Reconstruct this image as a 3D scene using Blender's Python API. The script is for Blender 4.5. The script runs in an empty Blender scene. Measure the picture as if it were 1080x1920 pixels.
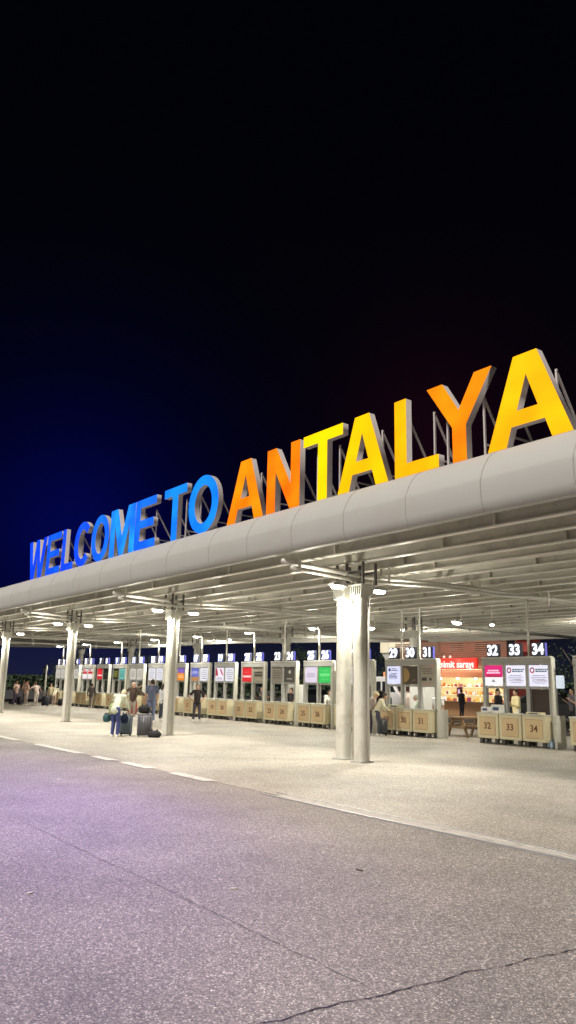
import bpy, bmesh, math, random
from mathutils import Vector, Matrix
random.seed(7)
R = math.radians
PI = math.pi
scene = bpy.context.scene
COL = scene.collection

# ------------------------------------------------------------------ materials
def lin(c):
    return tuple(((v/255)/12.92 if v/255 <= .04045 else ((v/255+.055)/1.055)**2.4) for v in c)

def nodes_of(name):
    m = bpy.data.materials.new(name); m.use_nodes = True
    nt = m.node_tree
    return m, nt, nt.nodes['Principled BSDF']

def mat(name, col, rough=.6, metal=0., var=.12, scale=6., bump=0., spec=.5, coord='Object', dirt=None, dscale=1.2):
    """base colour varied by noise, optional stains (dirt) and bump"""
    m, nt, b = nodes_of(name)
    N, L = nt.nodes, nt.links
    tc = N.new('ShaderNodeTexCoord')
    n = N.new('ShaderNodeTexNoise'); n.inputs['Scale'].default_value = scale; n.inputs['Detail'].default_value = 6
    L.new(tc.outputs[coord], n.inputs['Vector'])
    r = N.new('ShaderNodeMapRange'); r.inputs[3].default_value = 1-var; r.inputs[4].default_value = 1+var
    L.new(n.outputs[0], r.inputs[0])
    mx = N.new('ShaderNodeVectorMath'); mx.operation = 'SCALE'; mx.inputs[0].default_value = col
    L.new(r.outputs[0], mx.inputs['Scale'])
    out = mx.outputs[0]
    if dirt:
        n2 = N.new('ShaderNodeTexNoise'); n2.inputs['Scale'].default_value = dscale; n2.inputs['Detail'].default_value = 8
        n2.inputs['Roughness'].default_value = .65
        L.new(tc.outputs[coord], n2.inputs['Vector'])
        r2 = N.new('ShaderNodeMapRange'); r2.inputs[1].default_value = .52; r2.inputs[2].default_value = .72
        L.new(n2.outputs[0], r2.inputs[0])
        mm = N.new('ShaderNodeMix'); mm.data_type = 'RGBA'
        L.new(r2.outputs[0], mm.inputs[0]); L.new(out, mm.inputs[6]); mm.inputs[7].default_value = (*dirt, 1)
        out = mm.outputs[2]
    L.new(out, b.inputs['Base Color'])
    b.inputs['Roughness'].default_value = rough
    b.inputs['Metallic'].default_value = metal
    b.inputs['Specular IOR Level'].default_value = spec
    if bump:
        bp = N.new('ShaderNodeBump'); bp.inputs['Strength'].default_value = bump; bp.inputs['Distance'].default_value = .02
        L.new(n.outputs[0], bp.inputs['Height']); L.new(bp.outputs[0], b.inputs['Normal'])
    return m

def emit(name, rgb, strength, base=None, var=0., scale=1.5, rgb2=None):
    m, nt, b = nodes_of(name)
    N, L = nt.nodes, nt.links
    c = lin(rgb)
    b.inputs['Base Color'].default_value = (*(base or tuple(v*.12 for v in c)), 1)
    b.inputs['Roughness'].default_value = .4
    b.inputs['Emission Color'].default_value = (*c, 1)
    b.inputs['Emission Strength'].default_value = strength
    if rgb2 or var:
        tc = N.new('ShaderNodeTexCoord')
        n = N.new('ShaderNodeTexNoise'); n.inputs['Scale'].default_value = scale; n.inputs['Detail'].default_value = 2
        L.new(tc.outputs['Object'], n.inputs['Vector'])
        r = N.new('ShaderNodeMapRange'); r.inputs[1].default_value = .35; r.inputs[2].default_value = .65
        L.new(n.outputs[0], r.inputs[0])
        mm = N.new('ShaderNodeMix'); mm.data_type = 'RGBA'
        c2 = lin(rgb2) if rgb2 else tuple(v*(1-var) for v in c)
        mm.inputs[6].default_value = (*c, 1); mm.inputs[7].default_value = (*c2, 1)
        L.new(r.outputs[0], mm.inputs[0]); L.new(mm.outputs[2], b.inputs['Emission Color'])
    return m

EX = 1.5                      # view exposure
K = 1/2**EX                   # an emitter of strength K shows its own colour

def asphalt_mat(name='asphalt', gain=1., tint=(1, 1, 1), rough=.8):
    m, nt, b = nodes_of(name)
    N, L = nt.nodes, nt.links
    tc = N.new('ShaderNodeTexCoord')
    # aggregate
    v = N.new('ShaderNodeTexVoronoi'); v.inputs['Scale'].default_value = 115
    L.new(tc.outputs['Object'], v.inputs['Vector'])
    sep = N.new('ShaderNodeSeparateColor'); L.new(v.outputs['Color'], sep.inputs[0])
    cr = N.new('ShaderNodeValToRGB'); L.new(sep.outputs[0], cr.inputs[0])
    e = cr.color_ramp.elements
    e[0].position = 0; e[0].color = (.12, .111, .102, 1)
    e[1].position = 1; e[1].color = (.62, .585, .545, 1)
    a = e.new(.35); a.color = (.172, .159, .147, 1)
    a = e.new(.75); a.color = (.245, .228, .211, 1)
    a = e.new(.9); a.color = (.33, .308, .287, 1)
    # broad wear
    n = N.new('ShaderNodeTexNoise'); n.inputs['Scale'].default_value = .6; n.inputs['Detail'].default_value = 9; n.inputs['Roughness'].default_value = .65
    L.new(tc.outputs['Object'], n.inputs['Vector'])
    r = N.new('ShaderNodeMapRange'); r.inputs[1].default_value = .3; r.inputs[2].default_value = .7; r.inputs[3].default_value = .74; r.inputs[4].default_value = 1.2
    L.new(n.outputs[0], r.inputs[0])
    n3 = N.new('ShaderNodeTexNoise'); n3.inputs['Scale'].default_value = 28; n3.inputs['Detail'].default_value = 5
    L.new(tc.outputs['Object'], n3.inputs['Vector'])
    r3 = N.new('ShaderNodeMapRange'); r3.inputs[1].default_value = .3; r3.inputs[2].default_value = .7; r3.inputs[3].default_value = .75; r3.inputs[4].default_value = 1.25
    L.new(n3.outputs[0], r3.inputs[0])
    mu = N.new('ShaderNodeMath'); mu.operation = 'MULTIPLY'; L.new(r.outputs[0], mu.inputs[0]); L.new(r3.outputs[0], mu.inputs[1])
    s = N.new('ShaderNodeVectorMath'); s.operation = 'SCALE'
    L.new(cr.outputs[0], s.inputs[0]); L.new(mu.outputs[0], s.inputs['Scale'])
    g = N.new('ShaderNodeVectorMath'); g.operation = 'MULTIPLY'; g.inputs[1].default_value = tuple(gain*t for t in tint)
    L.new(s.outputs[0], g.inputs[0]); L.new(g.outputs[0], b.inputs['Base Color'])
    b.inputs['Roughness'].default_value = rough
    bp = N.new('ShaderNodeBump'); bp.inputs['Strength'].default_value = .35; bp.inputs['Distance'].default_value = .005
    L.new(sep.outputs[0], bp.inputs['Height']); L.new(bp.outputs[0], b.inputs['Normal'])
    return m

def paving_mat():
    m, nt, b = nodes_of('lamplit_paving')
    N, L = nt.nodes, nt.links
    tc = N.new('ShaderNodeTexCoord')
    n = N.new('ShaderNodeTexNoise'); n.inputs['Scale'].default_value = 40; n.inputs['Detail'].default_value = 8; n.inputs['Roughness'].default_value = .7
    L.new(tc.outputs['Object'], n.inputs['Vector'])
    cr = N.new('ShaderNodeValToRGB'); L.new(n.outputs[0], cr.inputs[0])
    e = cr.color_ramp.elements
    n.inputs['Scale'].default_value = 60; e[0].position = .36; e[0].color = (.135, .127, .111, 1); e[1].position = .64; e[1].color = (.32, .302, .262, 1)
    mp = N.new('ShaderNodeMapping'); mp.inputs['Scale'].default_value = (.12, .9, 1)
    L.new(tc.outputs['Object'], mp.inputs[0])
    n2 = N.new('ShaderNodeTexNoise'); n2.inputs['Scale'].default_value = 1.2; n2.inputs['Detail'].default_value = 6
    L.new(mp.outputs[0], n2.inputs['Vector'])
    r = N.new('ShaderNodeMapRange'); r.inputs[1].default_value = .3; r.inputs[2].default_value = .7; r.inputs[3].default_value = .78; r.inputs[4].default_value = 1.12
    L.new(n2.outputs[0], r.inputs[0])
    s = N.new('ShaderNodeVectorMath'); s.operation = 'SCALE'
    L.new(cr.outputs[0], s.inputs[0]); L.new(r.outputs[0], s.inputs['Scale'])
    L.new(s.outputs[0], b.inputs['Base Color'])
    rr = N.new('ShaderNodeMapRange'); rr.inputs[3].default_value = .30; rr.inputs[4].default_value = .6
    L.new(n2.outputs[0], rr.inputs[0]); L.new(rr.outputs[0], b.inputs['Roughness'])
    b.inputs['Specular IOR Level'].default_value = .35
    return m

M = dict(
    asphalt=asphalt_mat('asphalt', 1.2), lamplit_paving=asphalt_mat('lamplit_paving', 1.48, (1, .985, .92), .6),  # same asphalt again, canopy lamp light put into its lighter, warmer tint
    farground=mat('far_ground', (.035, .035, .038), .9, var=.3, scale=1.),  # kept near black so unlit ground beyond stays dark under the sun
    whiteline=mat('road_paint', (.62, .60, .56), .7, var=.25, scale=9, dirt=(.36, .34, .31), dscale=5),
    grate=mat('grate_metal', (.42, .42, .44), .45, .5, var=.2, scale=20),
    crack=mat('crack', (.03, .027, .025), .95, var=.3),
    fascia=mat('fascia_metal', (.405, .405, .395), .58, .0, var=.05, scale=1.1, dirt=(.39, .375, .35), dscale=.8),
    seam=mat('seam_joint', (.37, .36, .34), .5, var=.1),
    deck=mat('roof_deck', (.34, .33, .29), .6, var=.12, scale=2),
    beam=mat('beam_paint', (.55, .53, .46), .5, var=.1, scale=3, dirt=(.36, .34, .30), dscale=1.5),
    flange=mat('flange_paint', (.66, .64, .585), .45, var=.08, scale=4),
    steel=mat('pipe_paint', (.60, .585, .535), .4, var=.08, scale=4),
    darksteel=mat('dark_steel', (.10, .095, .09), .5, .4, var=.2),
    column=mat('column_paint', (.56, .55, .49), .5, var=.1, scale=3, dirt=(.40, .385, .33), dscale=2.2),
    casing=mat('letter_casing', (.50, .46, .46), .5, var=.1),
    frame=mat('kiosk_grey', (.40, .40, .385), .45, .1, var=.08, scale=4),
    framelight=mat('kiosk_trim', (.62, .61, .55), .5, var=.06),
    cream=mat('counter_cream', (.70, .635, .44), .5, var=.06, scale=5),
    tan=mat('counter_tan', (.68, .51, .30), .5, var=.1, scale=5),
    digit=mat('counter_digit', (.16, .05, .025), .6, var=.1),
    signbox=mat('sign_box', (.055, .06, .085), .4, var=.1),
    black=mat('black_plastic', (.018, .018, .02), .45, var=.2),
    glass=mat('dark_glass', (.015, .018, .022), .12, var=.1, spec=.6),
    tyre=mat('rubber', (.02, .02, .02), .8, var=.2),
    wood=mat('wood', (.34, .22, .12), .65, var=.3, scale=12),
    bark=mat('bark', (.07, .05, .035), .9, var=.4, scale=10, bump=.4),
    leaf=mat('leaf', (.035, .06, .025), .7, var=.5, scale=2),
    redwall=mat('red_cladding', (.30, .055, .045), .6, var=.15, scale=2, dirt=(.2, .04, .035)),
    brownwall=mat('brown_slats', (.22, .12, .08), .6, var=.2, scale=4),
    awning=mat('awning_cloth', (.72, .30, .15), .8, var=.08, scale=3),
    beigewall=mat('beige_panel', (.66, .62, .48), .6, var=.06, scale=2),
    white=mat('white_paint', (.75, .75, .73), .4, var=.05),
    skin=mat('skin', (.50, .30, .21), .55, var=.08, scale=10),
    eye=mat('eye_dark', (.03, .02, .02), .3, var=.1),
    bottle=mat('bottle_plastic', (.45, .58, .70), .2, var=.25, scale=25),
    silver=mat('bare_metal', (.5, .5, .5), .3, .9, var=.1),
)
_c = {}
def cloth(rgb, rough=.85):
    k = tuple(rgb)
    if k not in _c:
        _c[k] = mat('fabric_%d' % len(_c), lin(rgb), rough, var=.22, scale=14, bump=.25)
    return _c[k]
def hard(rgb, rough=.4):
    k = ('h',)+tuple(rgb)
    if k not in _c:
        _c[k] = mat('shell_%d' % len(_c), lin(rgb), rough, var=.08, scale=8)
    return _c[k]
_e = {}
def lit(rgb, s=1.0):
    k = (tuple(rgb), s)
    if k not in _e: _e[k] = emit('lit_%d' % len(_e), rgb, s*K, var=.08, scale=3)
    return _e[k]

# ------------------------------------------------------------------ mesh helpers
class MB:
    def __init__(s): s.bm = bmesh.new()
    def box(s, x0, x1, y0, y1, z0, z1, bev=0.):
        if x0 > x1: x0, x1 = x1, x0
        if y0 > y1: y0, y1 = y1, y0
        if z0 > z1: z0, z1 = z1, z0
        v = [s.bm.verts.new(p) for p in ((x0,y0,z0),(x1,y0,z0),(x1,y1,z0),(x0,y1,z0),(x0,y0,z1),(x1,y0,z1),(x1,y1,z1),(x0,y1,z1))]
        f = [s.bm.faces.new([v[i] for i in q]) for q in ((3,2,1,0),(4,5,6,7),(0,1,5,4),(1,2,6,5),(2,3,7,6),(3,0,4,7))]
        if bev:
            ed = list({e for q in f for e in q.edges})
            bmesh.ops.bevel(s.bm, geom=ed, offset=bev, segments=3, affect='EDGES', clamp_overlap=True)
        return s
    def prism(s, pts, a0, a1, axis='y'):
        """polygon pts extruded along axis: x -> pts are (y,z); y -> (x,z); z -> (x,y)"""
        def P(p, a):
            return {'x': (a, p[0], p[1]), 'y': (p[0], a, p[1]), 'z': (p[0], p[1], a)}[axis]
        A = [s.bm.verts.new(P(p, a0)) for p in pts]; B = [s.bm.verts.new(P(p, a1)) for p in pts]
        n = len(pts)
        s.bm.faces.new(A); s.bm.faces.new(B[::-1])
        for i in range(n): s.bm.faces.new((A[i], B[i], B[(i+1) % n], A[(i+1) % n]))
        return s
    def tube(s, pts, r, n=10, r2=None):
        pts = [Vector(p) for p in pts]
        rings = []
        for i, p in enumerate(pts):
            d = (pts[min(i+1, len(pts)-1)]-pts[max(i-1, 0)]).normalized()
            up = Vector((0, 0, 1)) if abs(d.z) < .9 else Vector((1, 0, 0))
            a = d.cross(up).normalized(); b = d.cross(a).normalized()
            rr = r if r2 is None else r+(r2-r)*i/(len(pts)-1)
            rings.append([s.bm.verts.new(p+(a*math.cos(t)+b*math.sin(t))*rr) for t in [2*PI*k/n for k in range(n)]])
        for q, w in zip(rings, rings[1:]):
            for k in range(n): s.bm.faces.new((q[k], q[(k+1) % n], w[(k+1) % n], w[k]))
        s.bm.faces.new(rings[0][::-1]); s.bm.faces.new(rings[-1])
        return s
    def bar(s, p0, p1, w, h=None):
        """square bar between two points"""
        h = h or w
        p0, p1 = Vector(p0), Vector(p1); d = (p1-p0).normalized()
        up = Vector((0, 0, 1)) if abs(d.z) < .95 else Vector((0, 1, 0))
        a = d.cross(up).normalized()*w/2; b = a.cross(d).normalized()*h/2
        q = [[s.bm.verts.new(p+x*a+y*b) for x, y in ((-1,-1),(1,-1),(1,1),(-1,1))] for p in (p0, p1)]
        for k in range(4): s.bm.faces.new((q[0][k], q[0][(k+1) % 4], q[1][(k+1) % 4], q[1][k]))
        s.bm.faces.new(q[0][::-1]); s.bm.faces.new(q[1])
        return s
    def lathe(s, prof, c=(0, 0, 0), n=20, sx=1., sy=1.):
        rings = []
        for r, z in prof:
            rings.append([s.bm.verts.new((c[0]+sx*r*math.cos(2*PI*k/n), c[1]+sy*r*math.sin(2*PI*k/n), c[2]+z)) for k in range(n)])
        for q, w in zip(rings, rings[1:]):
            for k in range(n): s.bm.faces.new((q[k], q[(k+1) % n], w[(k+1) % n], w[k]))
        s.bm.faces.new(rings[0][::-1]); s.bm.faces.new(rings[-1])
        return s
    def cap(s, p0, p1, r0, r1, n=12):
        """closed tapered capsule"""
        p0, p1 = Vector(p0), Vector(p1); d = p1-p0
        if d.length < 1e-6: d = Vector((0, 0, 1e-3))
        u = d.normalized(); up = Vector((0, 0, 1)) if abs(u.z) < .9 else Vector((1, 0, 0))
        a = u.cross(up).normalized(); b = u.cross(a).normalized()
        rings = []
        for c, r, t in [(p0, r0, -80), (p0, r0, -50), (p0, r0, -20), (p0, r0, 0), (p1, r1, 0), (p1, r1, 20), (p1, r1, 50), (p1, r1, 80)]:
            rr = r*math.cos(R(t)); o = c+u*r*math.sin(R(t))
            rings.append([s.bm.verts.new(o+(a*math.cos(w)+b*math.sin(w))*rr) for w in [2*PI*k/n for k in range(n)]])
        for q, w in zip(rings, rings[1:]):
            for k in range(n): s.bm.faces.new((q[k], q[(k+1) % n], w[(k+1) % n], w[k]))
        s.bm.faces.new(rings[0][::-1]); s.bm.faces.new(rings[-1])
        return s
    def ell(s, c, r, rx=0., n=14):
        m = Matrix.Translation(c) @ Matrix.Rotation(rx, 4, 'X') @ Matrix.Diagonal((*r, 1))
        bmesh.ops.create_uvsphere(s.bm, u_segments=n, v_segments=max(6, n*2//3), radius=1, matrix=m)
        return s
    def quad(s, *p):
        s.bm.faces.new([s.bm.verts.new(q) for q in p]); return s
    def text(s, body, size, loc, off=.012, depth=.004, align='CENTER', sx=1.):
        """text standing in the XZ plane, read from -Y"""
        cu = bpy.data.curves.new('t', 'FONT'); cu.body = body; cu.size = size; cu.align_x = align; cu.align_y = 'CENTER'
        cu.extrude = depth; cu.offset = off*size; cu.resolution_u = 3
        o = bpy.data.objects.new('t', cu); COL.objects.link(o)
        dg = bpy.context.evaluated_depsgraph_get()
        me = bpy.data.meshes.new_from_object(o.evaluated_get(dg))
        me.transform(Matrix.Translation(loc) @ Matrix.Rotation(R(90), 4, 'X') @ Matrix.Diagonal((sx, 1, 1, 1)))
        s.bm.from_mesh(me)
        bpy.data.objects.remove(o); bpy.data.curves.remove(cu); bpy.data.meshes.remove(me)
        return s
    def build(s, name, material, parent=None, smooth=False, voxel=0, sm=4, offset=None, recalc=True):
        if recalc: bmesh.ops.recalc_face_normals(s.bm, faces=s.bm.faces[:])
        if offset: bmesh.ops.translate(s.bm, verts=s.bm.verts[:], vec=offset)
        me = bpy.data.meshes.new(name); s.bm.to_mesh(me); s.bm.free()
        if voxel:
            o = bpy.data.objects.new('tmp', me); COL.objects.link(o)
            md = o.modifiers.new('r', 'REMESH'); md.mode = 'VOXEL'; md.voxel_size = voxel
            ms = o.modifiers.new('s', 'SMOOTH'); ms.factor = .5; ms.iterations = sm
            dg = bpy.context.evaluated_depsgraph_get()
            me2 = bpy.data.meshes.new_from_object(o.evaluated_get(dg))
            bpy.data.objects.remove(o); bpy.data.meshes.remove(me); me = me2; me.name = name
        me.materials.clear(); me.materials.append(material)
        if smooth or voxel:
            for p in me.polygons: p.use_smooth = True
        o = bpy.data.objects.new(name, me); COL.objects.link(o)
        if parent: o.parent = parent
        return o

def tag(o, label=None, cat=None, group=None, kind=None):
    if label: o['label'] = label
    if cat: o['category'] = cat
    if group: o['group'] = group
    if kind: o['kind'] = kind
    return o
def thing(name, label, cat, loc=(0, 0, 0), rz=0., group=None):
    o = bpy.data.objects.new(name, None); COL.objects.link(o)
    o.empty_display_size = .2
    o.location = loc; o.rotation_euler = (0, 0, rz)
    return tag(o, label, cat, group)
def children(o): return [c for c in COL.objects if c.parent == o]
def dup(root, loc, rz=None, label=None, scale=None):
    kids = {}
    r = root.copy(); COL.objects.link(r); r.location = loc
    if rz is not None: r.rotation_euler = (0, 0, rz)
    if scale: r.scale = (scale,)*3
    if label: r['label'] = label
    for ch in children(root):
        c = ch.copy(); COL.objects.link(c); c.parent = r
        for g in children(ch):
            d = g.copy(); COL.objects.link(d); d.parent = c
    return r

# ------------------------------------------------------------------ camera
F = 1450.
def cam_axes(psi=36.6, p=12.65, roll=1.3):
    a, p, r = R(psi), R(p), R(roll)
    h = Vector((-math.cos(a), math.sin(a), 0)); right = Vector((math.sin(a), math.cos(a), 0)); up = Vector((0, 0, 1))
    fw = h*math.cos(p)+up*math.sin(p); u = -h*math.sin(p)+up*math.cos(p)
    return fw, right*math.cos(r)+u*math.sin(r), u*math.cos(r)-right*math.sin(r)
fw, rt, upv = cam_axes()
cd = bpy.data.cameras.new('camera'); cam = bpy.data.objects.new('camera', cd); COL.objects.link(cam)
cd.sensor_fit = 'VERTICAL'; cd.sensor_height = 36; cd.lens = 36*F/1920; cd.clip_end = 2000; cd.clip_start = .05
cam.matrix_world = Matrix(((rt.x, upv.x, -fw.x, 0), (rt.y, upv.y, -fw.y, 0), (rt.z, upv.z, -fw.z, 1.6), (0, 0, 0, 1)))
scene.camera = cam

# ------------------------------------------------------------------ ground
g = MB().quad((-600, -200, 0), (400, -200, 0), (400, 900, 0), (-600, 900, 0)).build('ground', M['farground']); tag(g, kind='structure')
g = MB().quad((-80, -12, .004), (25, -12, .004), (25, 7.2, .004), (-80, 7.2, .004)).build('road', M['asphalt']); tag(g, kind='structure')
g = MB().quad((-58, 7.2, .008), (25, 7.2, .008), (25, 26, .008), (-58, 26, .008)).build('pavement', M['lamplit_paving']); tag(g, kind='structure')

M['joint'] = mat('worn_joint', (.07, .064, .06), .95, var=.3)
def jag(pts, w, amp, step=.06, z=.009):
    """irregular crack laid as a thin sheet"""
    b = MB(); L = []
    for (x0, y0), (x1, y1) in zip(pts, pts[1:]):
        n = max(1, int(math.hypot(x1-x0, y1-y0)/step))
        for i in range(n): L.append((x0+(x1-x0)*i/n, y0+(y1-y0)*i/n))
    L.append(pts[-1])
    d = Vector((pts[-1][0]-pts[0][0], pts[-1][1]-pts[0][1])).normalized(); nrm = Vector((-d.y, d.x))
    off = 0; rows = []
    for x, y in L:
        off = off*.85+random.uniform(-amp, amp); ww = w*random.uniform(.25, 1.3)
        c = Vector((x, y))+nrm*off
        rows.append((b.bm.verts.new((*(c+nrm*ww/2), z)), b.bm.verts.new((*(c-nrm*ww/2), z))))
    for p, q in zip(rows, rows[1:]): b.bm.faces.new((p[0], q[0], q[1], p[1]))
    return b
tag(jag([(-3.50, 1.4), (-3.38, 2.58), (-3.36, 3.2), (-3.31, 3.7), (-3.28, 4.3), (-3.2, 4.75)], .011, .012, .04).build('road_crack', M['crack']), kind='structure')
tag(jag([(-3.48, 3.19), (-5.0, 3.22), (-8.2, 3.24), (-11, 3.24)], .005, .010, .06).build('road_joint', M['joint']), kind='structure')
tag(jag([(-7.0, 3.1), (-7.3, 4.2), (-7.2, 5.2)], .005, .02, .06).build('hairline_crack', M['crack']), kind='structure')
# painted edge dashes and drainage channel
b = MB()
for x0, x1 in ((-24, -21.6), (-20.2, -17.3), (-16.6, -15.6), (-15.1, -13.85), (-13.05, -11.7)):
    b.quad((x0, 7.09, .013), (x1, 7.07, .013), (x1+.05, 7.3, .013), (x0, 7.32, .013))
tag(b.build('road_marking', M['whiteline']), kind='structure')
t = thing('drain_channel', 'slotted metal drain channel running along the pavement edge', 'drain', (-2, 7.2, 0))
b = MB(); b.box(-8, 10, -.16, -.13, .0, .02); b.box(-8, 10, .13, .16, .0, .02); b.build('channel_rim', M['grate'], t)
b = MB(); x = -7.7
while x < 10:
    b.box(x, x+.034, -.128, .128, .0, .016); x += .05
b.build('grating', M['whiteline'], t)
b = MB(); b.box(-7.7, 10, -.129, .129, .0, .0095); b.build('channel_bed', M['darksteel'], t)

# litter
for i, (x, y, c, l) in enumerate([(-13.0, 5.05, (215, 210, 205), 'small white scrap of paper on the asphalt, left of the cracks'),
                                  (-5.6, 3.7, (200, 195, 190), 'pale scrap of paper beside the long joint in the asphalt'),
                                  (-6.3, 2.3, (205, 200, 195), 'pale paper scrap nearest the lower left corner')]):
    b = MB(); b.prism([(-.05, -.02), (.0, -.032), (.055, -.015), (.045, .022), (-.02, .03)], 0, .006, 'z')
    o = b.build('paper_scrap', cloth(c)); o.location = (x, y, .006); o.rotation_euler = (0, .05, i*1.1); o.scale = (.6, .6, 1)
    tag(o, l, 'litter', 'scraps of paper on the asphalt')
b = MB(); b.prism([(-.07, 0), (-.02, -.02), (.06, -.008), (.085, .012), (.02, .022)], 0, .012, 'z')
o = b.build('fallen_leaf', M['bark']); o.scale = (.6, .6, .6); o.location = (-5.55, 5.0, .006); tag(o, 'dark curled leaf lying on the asphalt in front of the drain', 'leaf')

# ------------------------------------------------------------------ canopy
XL, XR = -66., 3.
canopy = thing('canopy', 'long grey steel canopy with rounded front edge over the kiosks', 'canopy')
REAR = [(XL, 20.7), (-58, 27.9), (-44, 27.8), (-36, 31), (-30, 34.2), (-22, 35), (XR, 35)]
def rear_y(x):
    for (a, c), (b_, d) in zip(REAR, REAR[1:]):
        if a <= x <= b_: return c+(d-c)*(x-a)/(b_-a)
    return 35
prof = [(10.02, 4.42), (9.9, 4.395), (9.83, 4.41), (9.78, 4.47), (9.755, 4.58), (9.745, 4.75), (9.745, 4.93), (9.755, 4.975), (9.81, 5.10), (9.88, 5.23), (9.97, 5.35), (10.08, 5.45), (10.22, 5.52), (10.42, 5.565), (10.8, 5.58)]
inner = [(10.8, 5.5), (10.1, 5.3), (9.95, 4.9), (10.02, 4.55)]
seams = [XR, -1.1, -2.8, -4.5, -6.2, -7.9, -9.6, -11.3, -13.0, -14.7, -16.4, -18.6, -20.8, -23, -25.2, -27.4, -29.6, -31.8, -34, -36.5, -39, -42, -45, -48, -51, -54, -58, -62, XL]
for a, c in zip(seams, seams[1:]):
    b = MB(); b.prism(prof+inner, c+.012, a-.012, 'x')
    o = b.build('fascia_panel', M['fascia'], canopy)
    md = o.modifiers.new('e', 'EDGE_SPLIT'); md.split_angle = R(28)
    for p in o.data.polygons: p.use_smooth = len(p.vertices) == 4
for a in seams[1:-1]:
    b = MB(); pr = [(y-.003 if y < 10.5 else y, z-.003 if z < 4.7 else z+.003) for y, z in prof]
    b.prism(pr+[(10.8, 5.52), (10.0, 5.3), (9.9, 4.9), (9.95, 4.5)], a-.009, a+.009, 'x')
    b.build('seam_joint', M['seam'], canopy)
# roof
top = [(XL, 10.8), (XR, 10.8)]+[(x, y) for x, y in REAR[::-1]]
MB().prism(top, 5.05, 5.56, 'z').build('roof_deck', M['deck'], canopy)
# rear edge trim
b = MB()
for (x0, y0), (x1, y1) in zip(REAR, REAR[1:]):
    b.prism([(x0, y0-.3), (x1, y1-.3), (x1, y1+.06), (x0, y0+.06)], 4.22, 5.3, 'z')
b.build('rear_fascia', M['flange'], canopy)
b = MB(); b.box(XL-.15, XL-.02, 9.8, 20.9, 4.3, 5.5); b.build('end_fascia', M['flange'], canopy)
# purlins parallel to the front
ys = [9.98, 10.85, 11.9, 12.95, 14.0, 15.0, 16.05, 17.1, 18.15, 19.2, 20.3, 21.4, 22.5, 23.6, 24.7, 25.8, 26.9, 28.1, 29.3, 30.5, 31.7, 32.9, 34.1]
for y in ys:
    xl = XL
    if y > 20.5:
        for (a, c), (b_, d) in zip(REAR, REAR[1:]):
            if d >= y+.3 and c < y+.3: xl = a+(b_-a)*(y+.3-c)/(d-c); break
            if c >= y+.3: xl = a; break
    if y < 10: z0 = 4.43
    else: z0 = 4.40
    w = .05
    b = MB()
    b.box(xl, XR, y-w/2+.02, y+w/2-.02+.0, z0+.03, 5.05)
    x = -2.0
    k = 0
    while x > xl+1:                       # stiffeners and fly braces
        if (k+int(y)) % 2 == 0:
            b.bar((x, y+.03, z0+.06), (x, y+.42, 5.0), .05, .05)
        else:
            b.box(x-.02, x+.02, y-.10, y+.10, z0+.032, z0+.34)
        x -= 2.15; k += 1
    o = b.build('beam', M['beam'], canopy)
    MB().box(xl, XR, y-.075, y+.075, z0, z0+.028).build('flange', M['flange'], o)
# girders across the canopy over the column lines
COLX = [-4.6, -13.4, -22.15, -30.75, -39.3, -47.9, -56.4]
for x in COLX:
    ye = rear_y(x)-.4
    b = MB(); b.box(x-.05, x+.05, 10.9, ye, 4.62, 5.048); b.build('girder', M['beam'], canopy)
for x in [c+4.35 for c in COLX[1:]]+[-60.5]:
    ye = rear_y(x)-.4
    b = MB(); b.box(x-.04, x+.04, 10.9, ye, 4.75, 5.048); b.build('cross_rib', M['beam'], canopy)
# twin round pipes slung under the beams at every column line
for x in COLX:
    ye = rear_y(x)-1
    b = MB(); b.tube([(x-.1, 9.9, 4.26), (x-.1, 12.3, 4.16), (x-.1, 16.2, 4.24), (x-.1, 20.9, 4.18), (x-.1, ye, 4.2)], .06, 12)
    b.build('pipe', M['steel'], canopy, True)
    b = MB(); b.tube([(x+.1, 9.0+1.0, 4.1), (x+.1, 12.0, 4.0), (x+.1, 14.5, 4.12), (x+.1, 17.0, 4.1), (x+.1, 19.5, 4.2), (x+.1, ye, 4.2)], .05, 12)
    b.build('pipe', M['steel'], canopy, True)
    for y in (10.2, 12.9, 16.2, 19.2, 24):
        if y < ye:
            b = MB(); b.box(x-.15, x+.15, y-.04, y+.04, 4.02, 4.06); b.box(x-.15, x-.12, y-.03, y+.03, 4.061, 4.41); b.box(x+.12, x+.15, y-.03, y+.03, 4.061, 4.41)
            b.build('hanger', M['beam'], canopy)
# conduits running along under the beams
for y, z in ((13.4, 4.33), (18.7, 4.33), (24.1, 4.33)):
    b = MB(); b.tube([(XL+2 if y < 20 else -57, y, z), (XR, y, z)], .022, 8); b.build('conduit', M['flange'], canopy)

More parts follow.
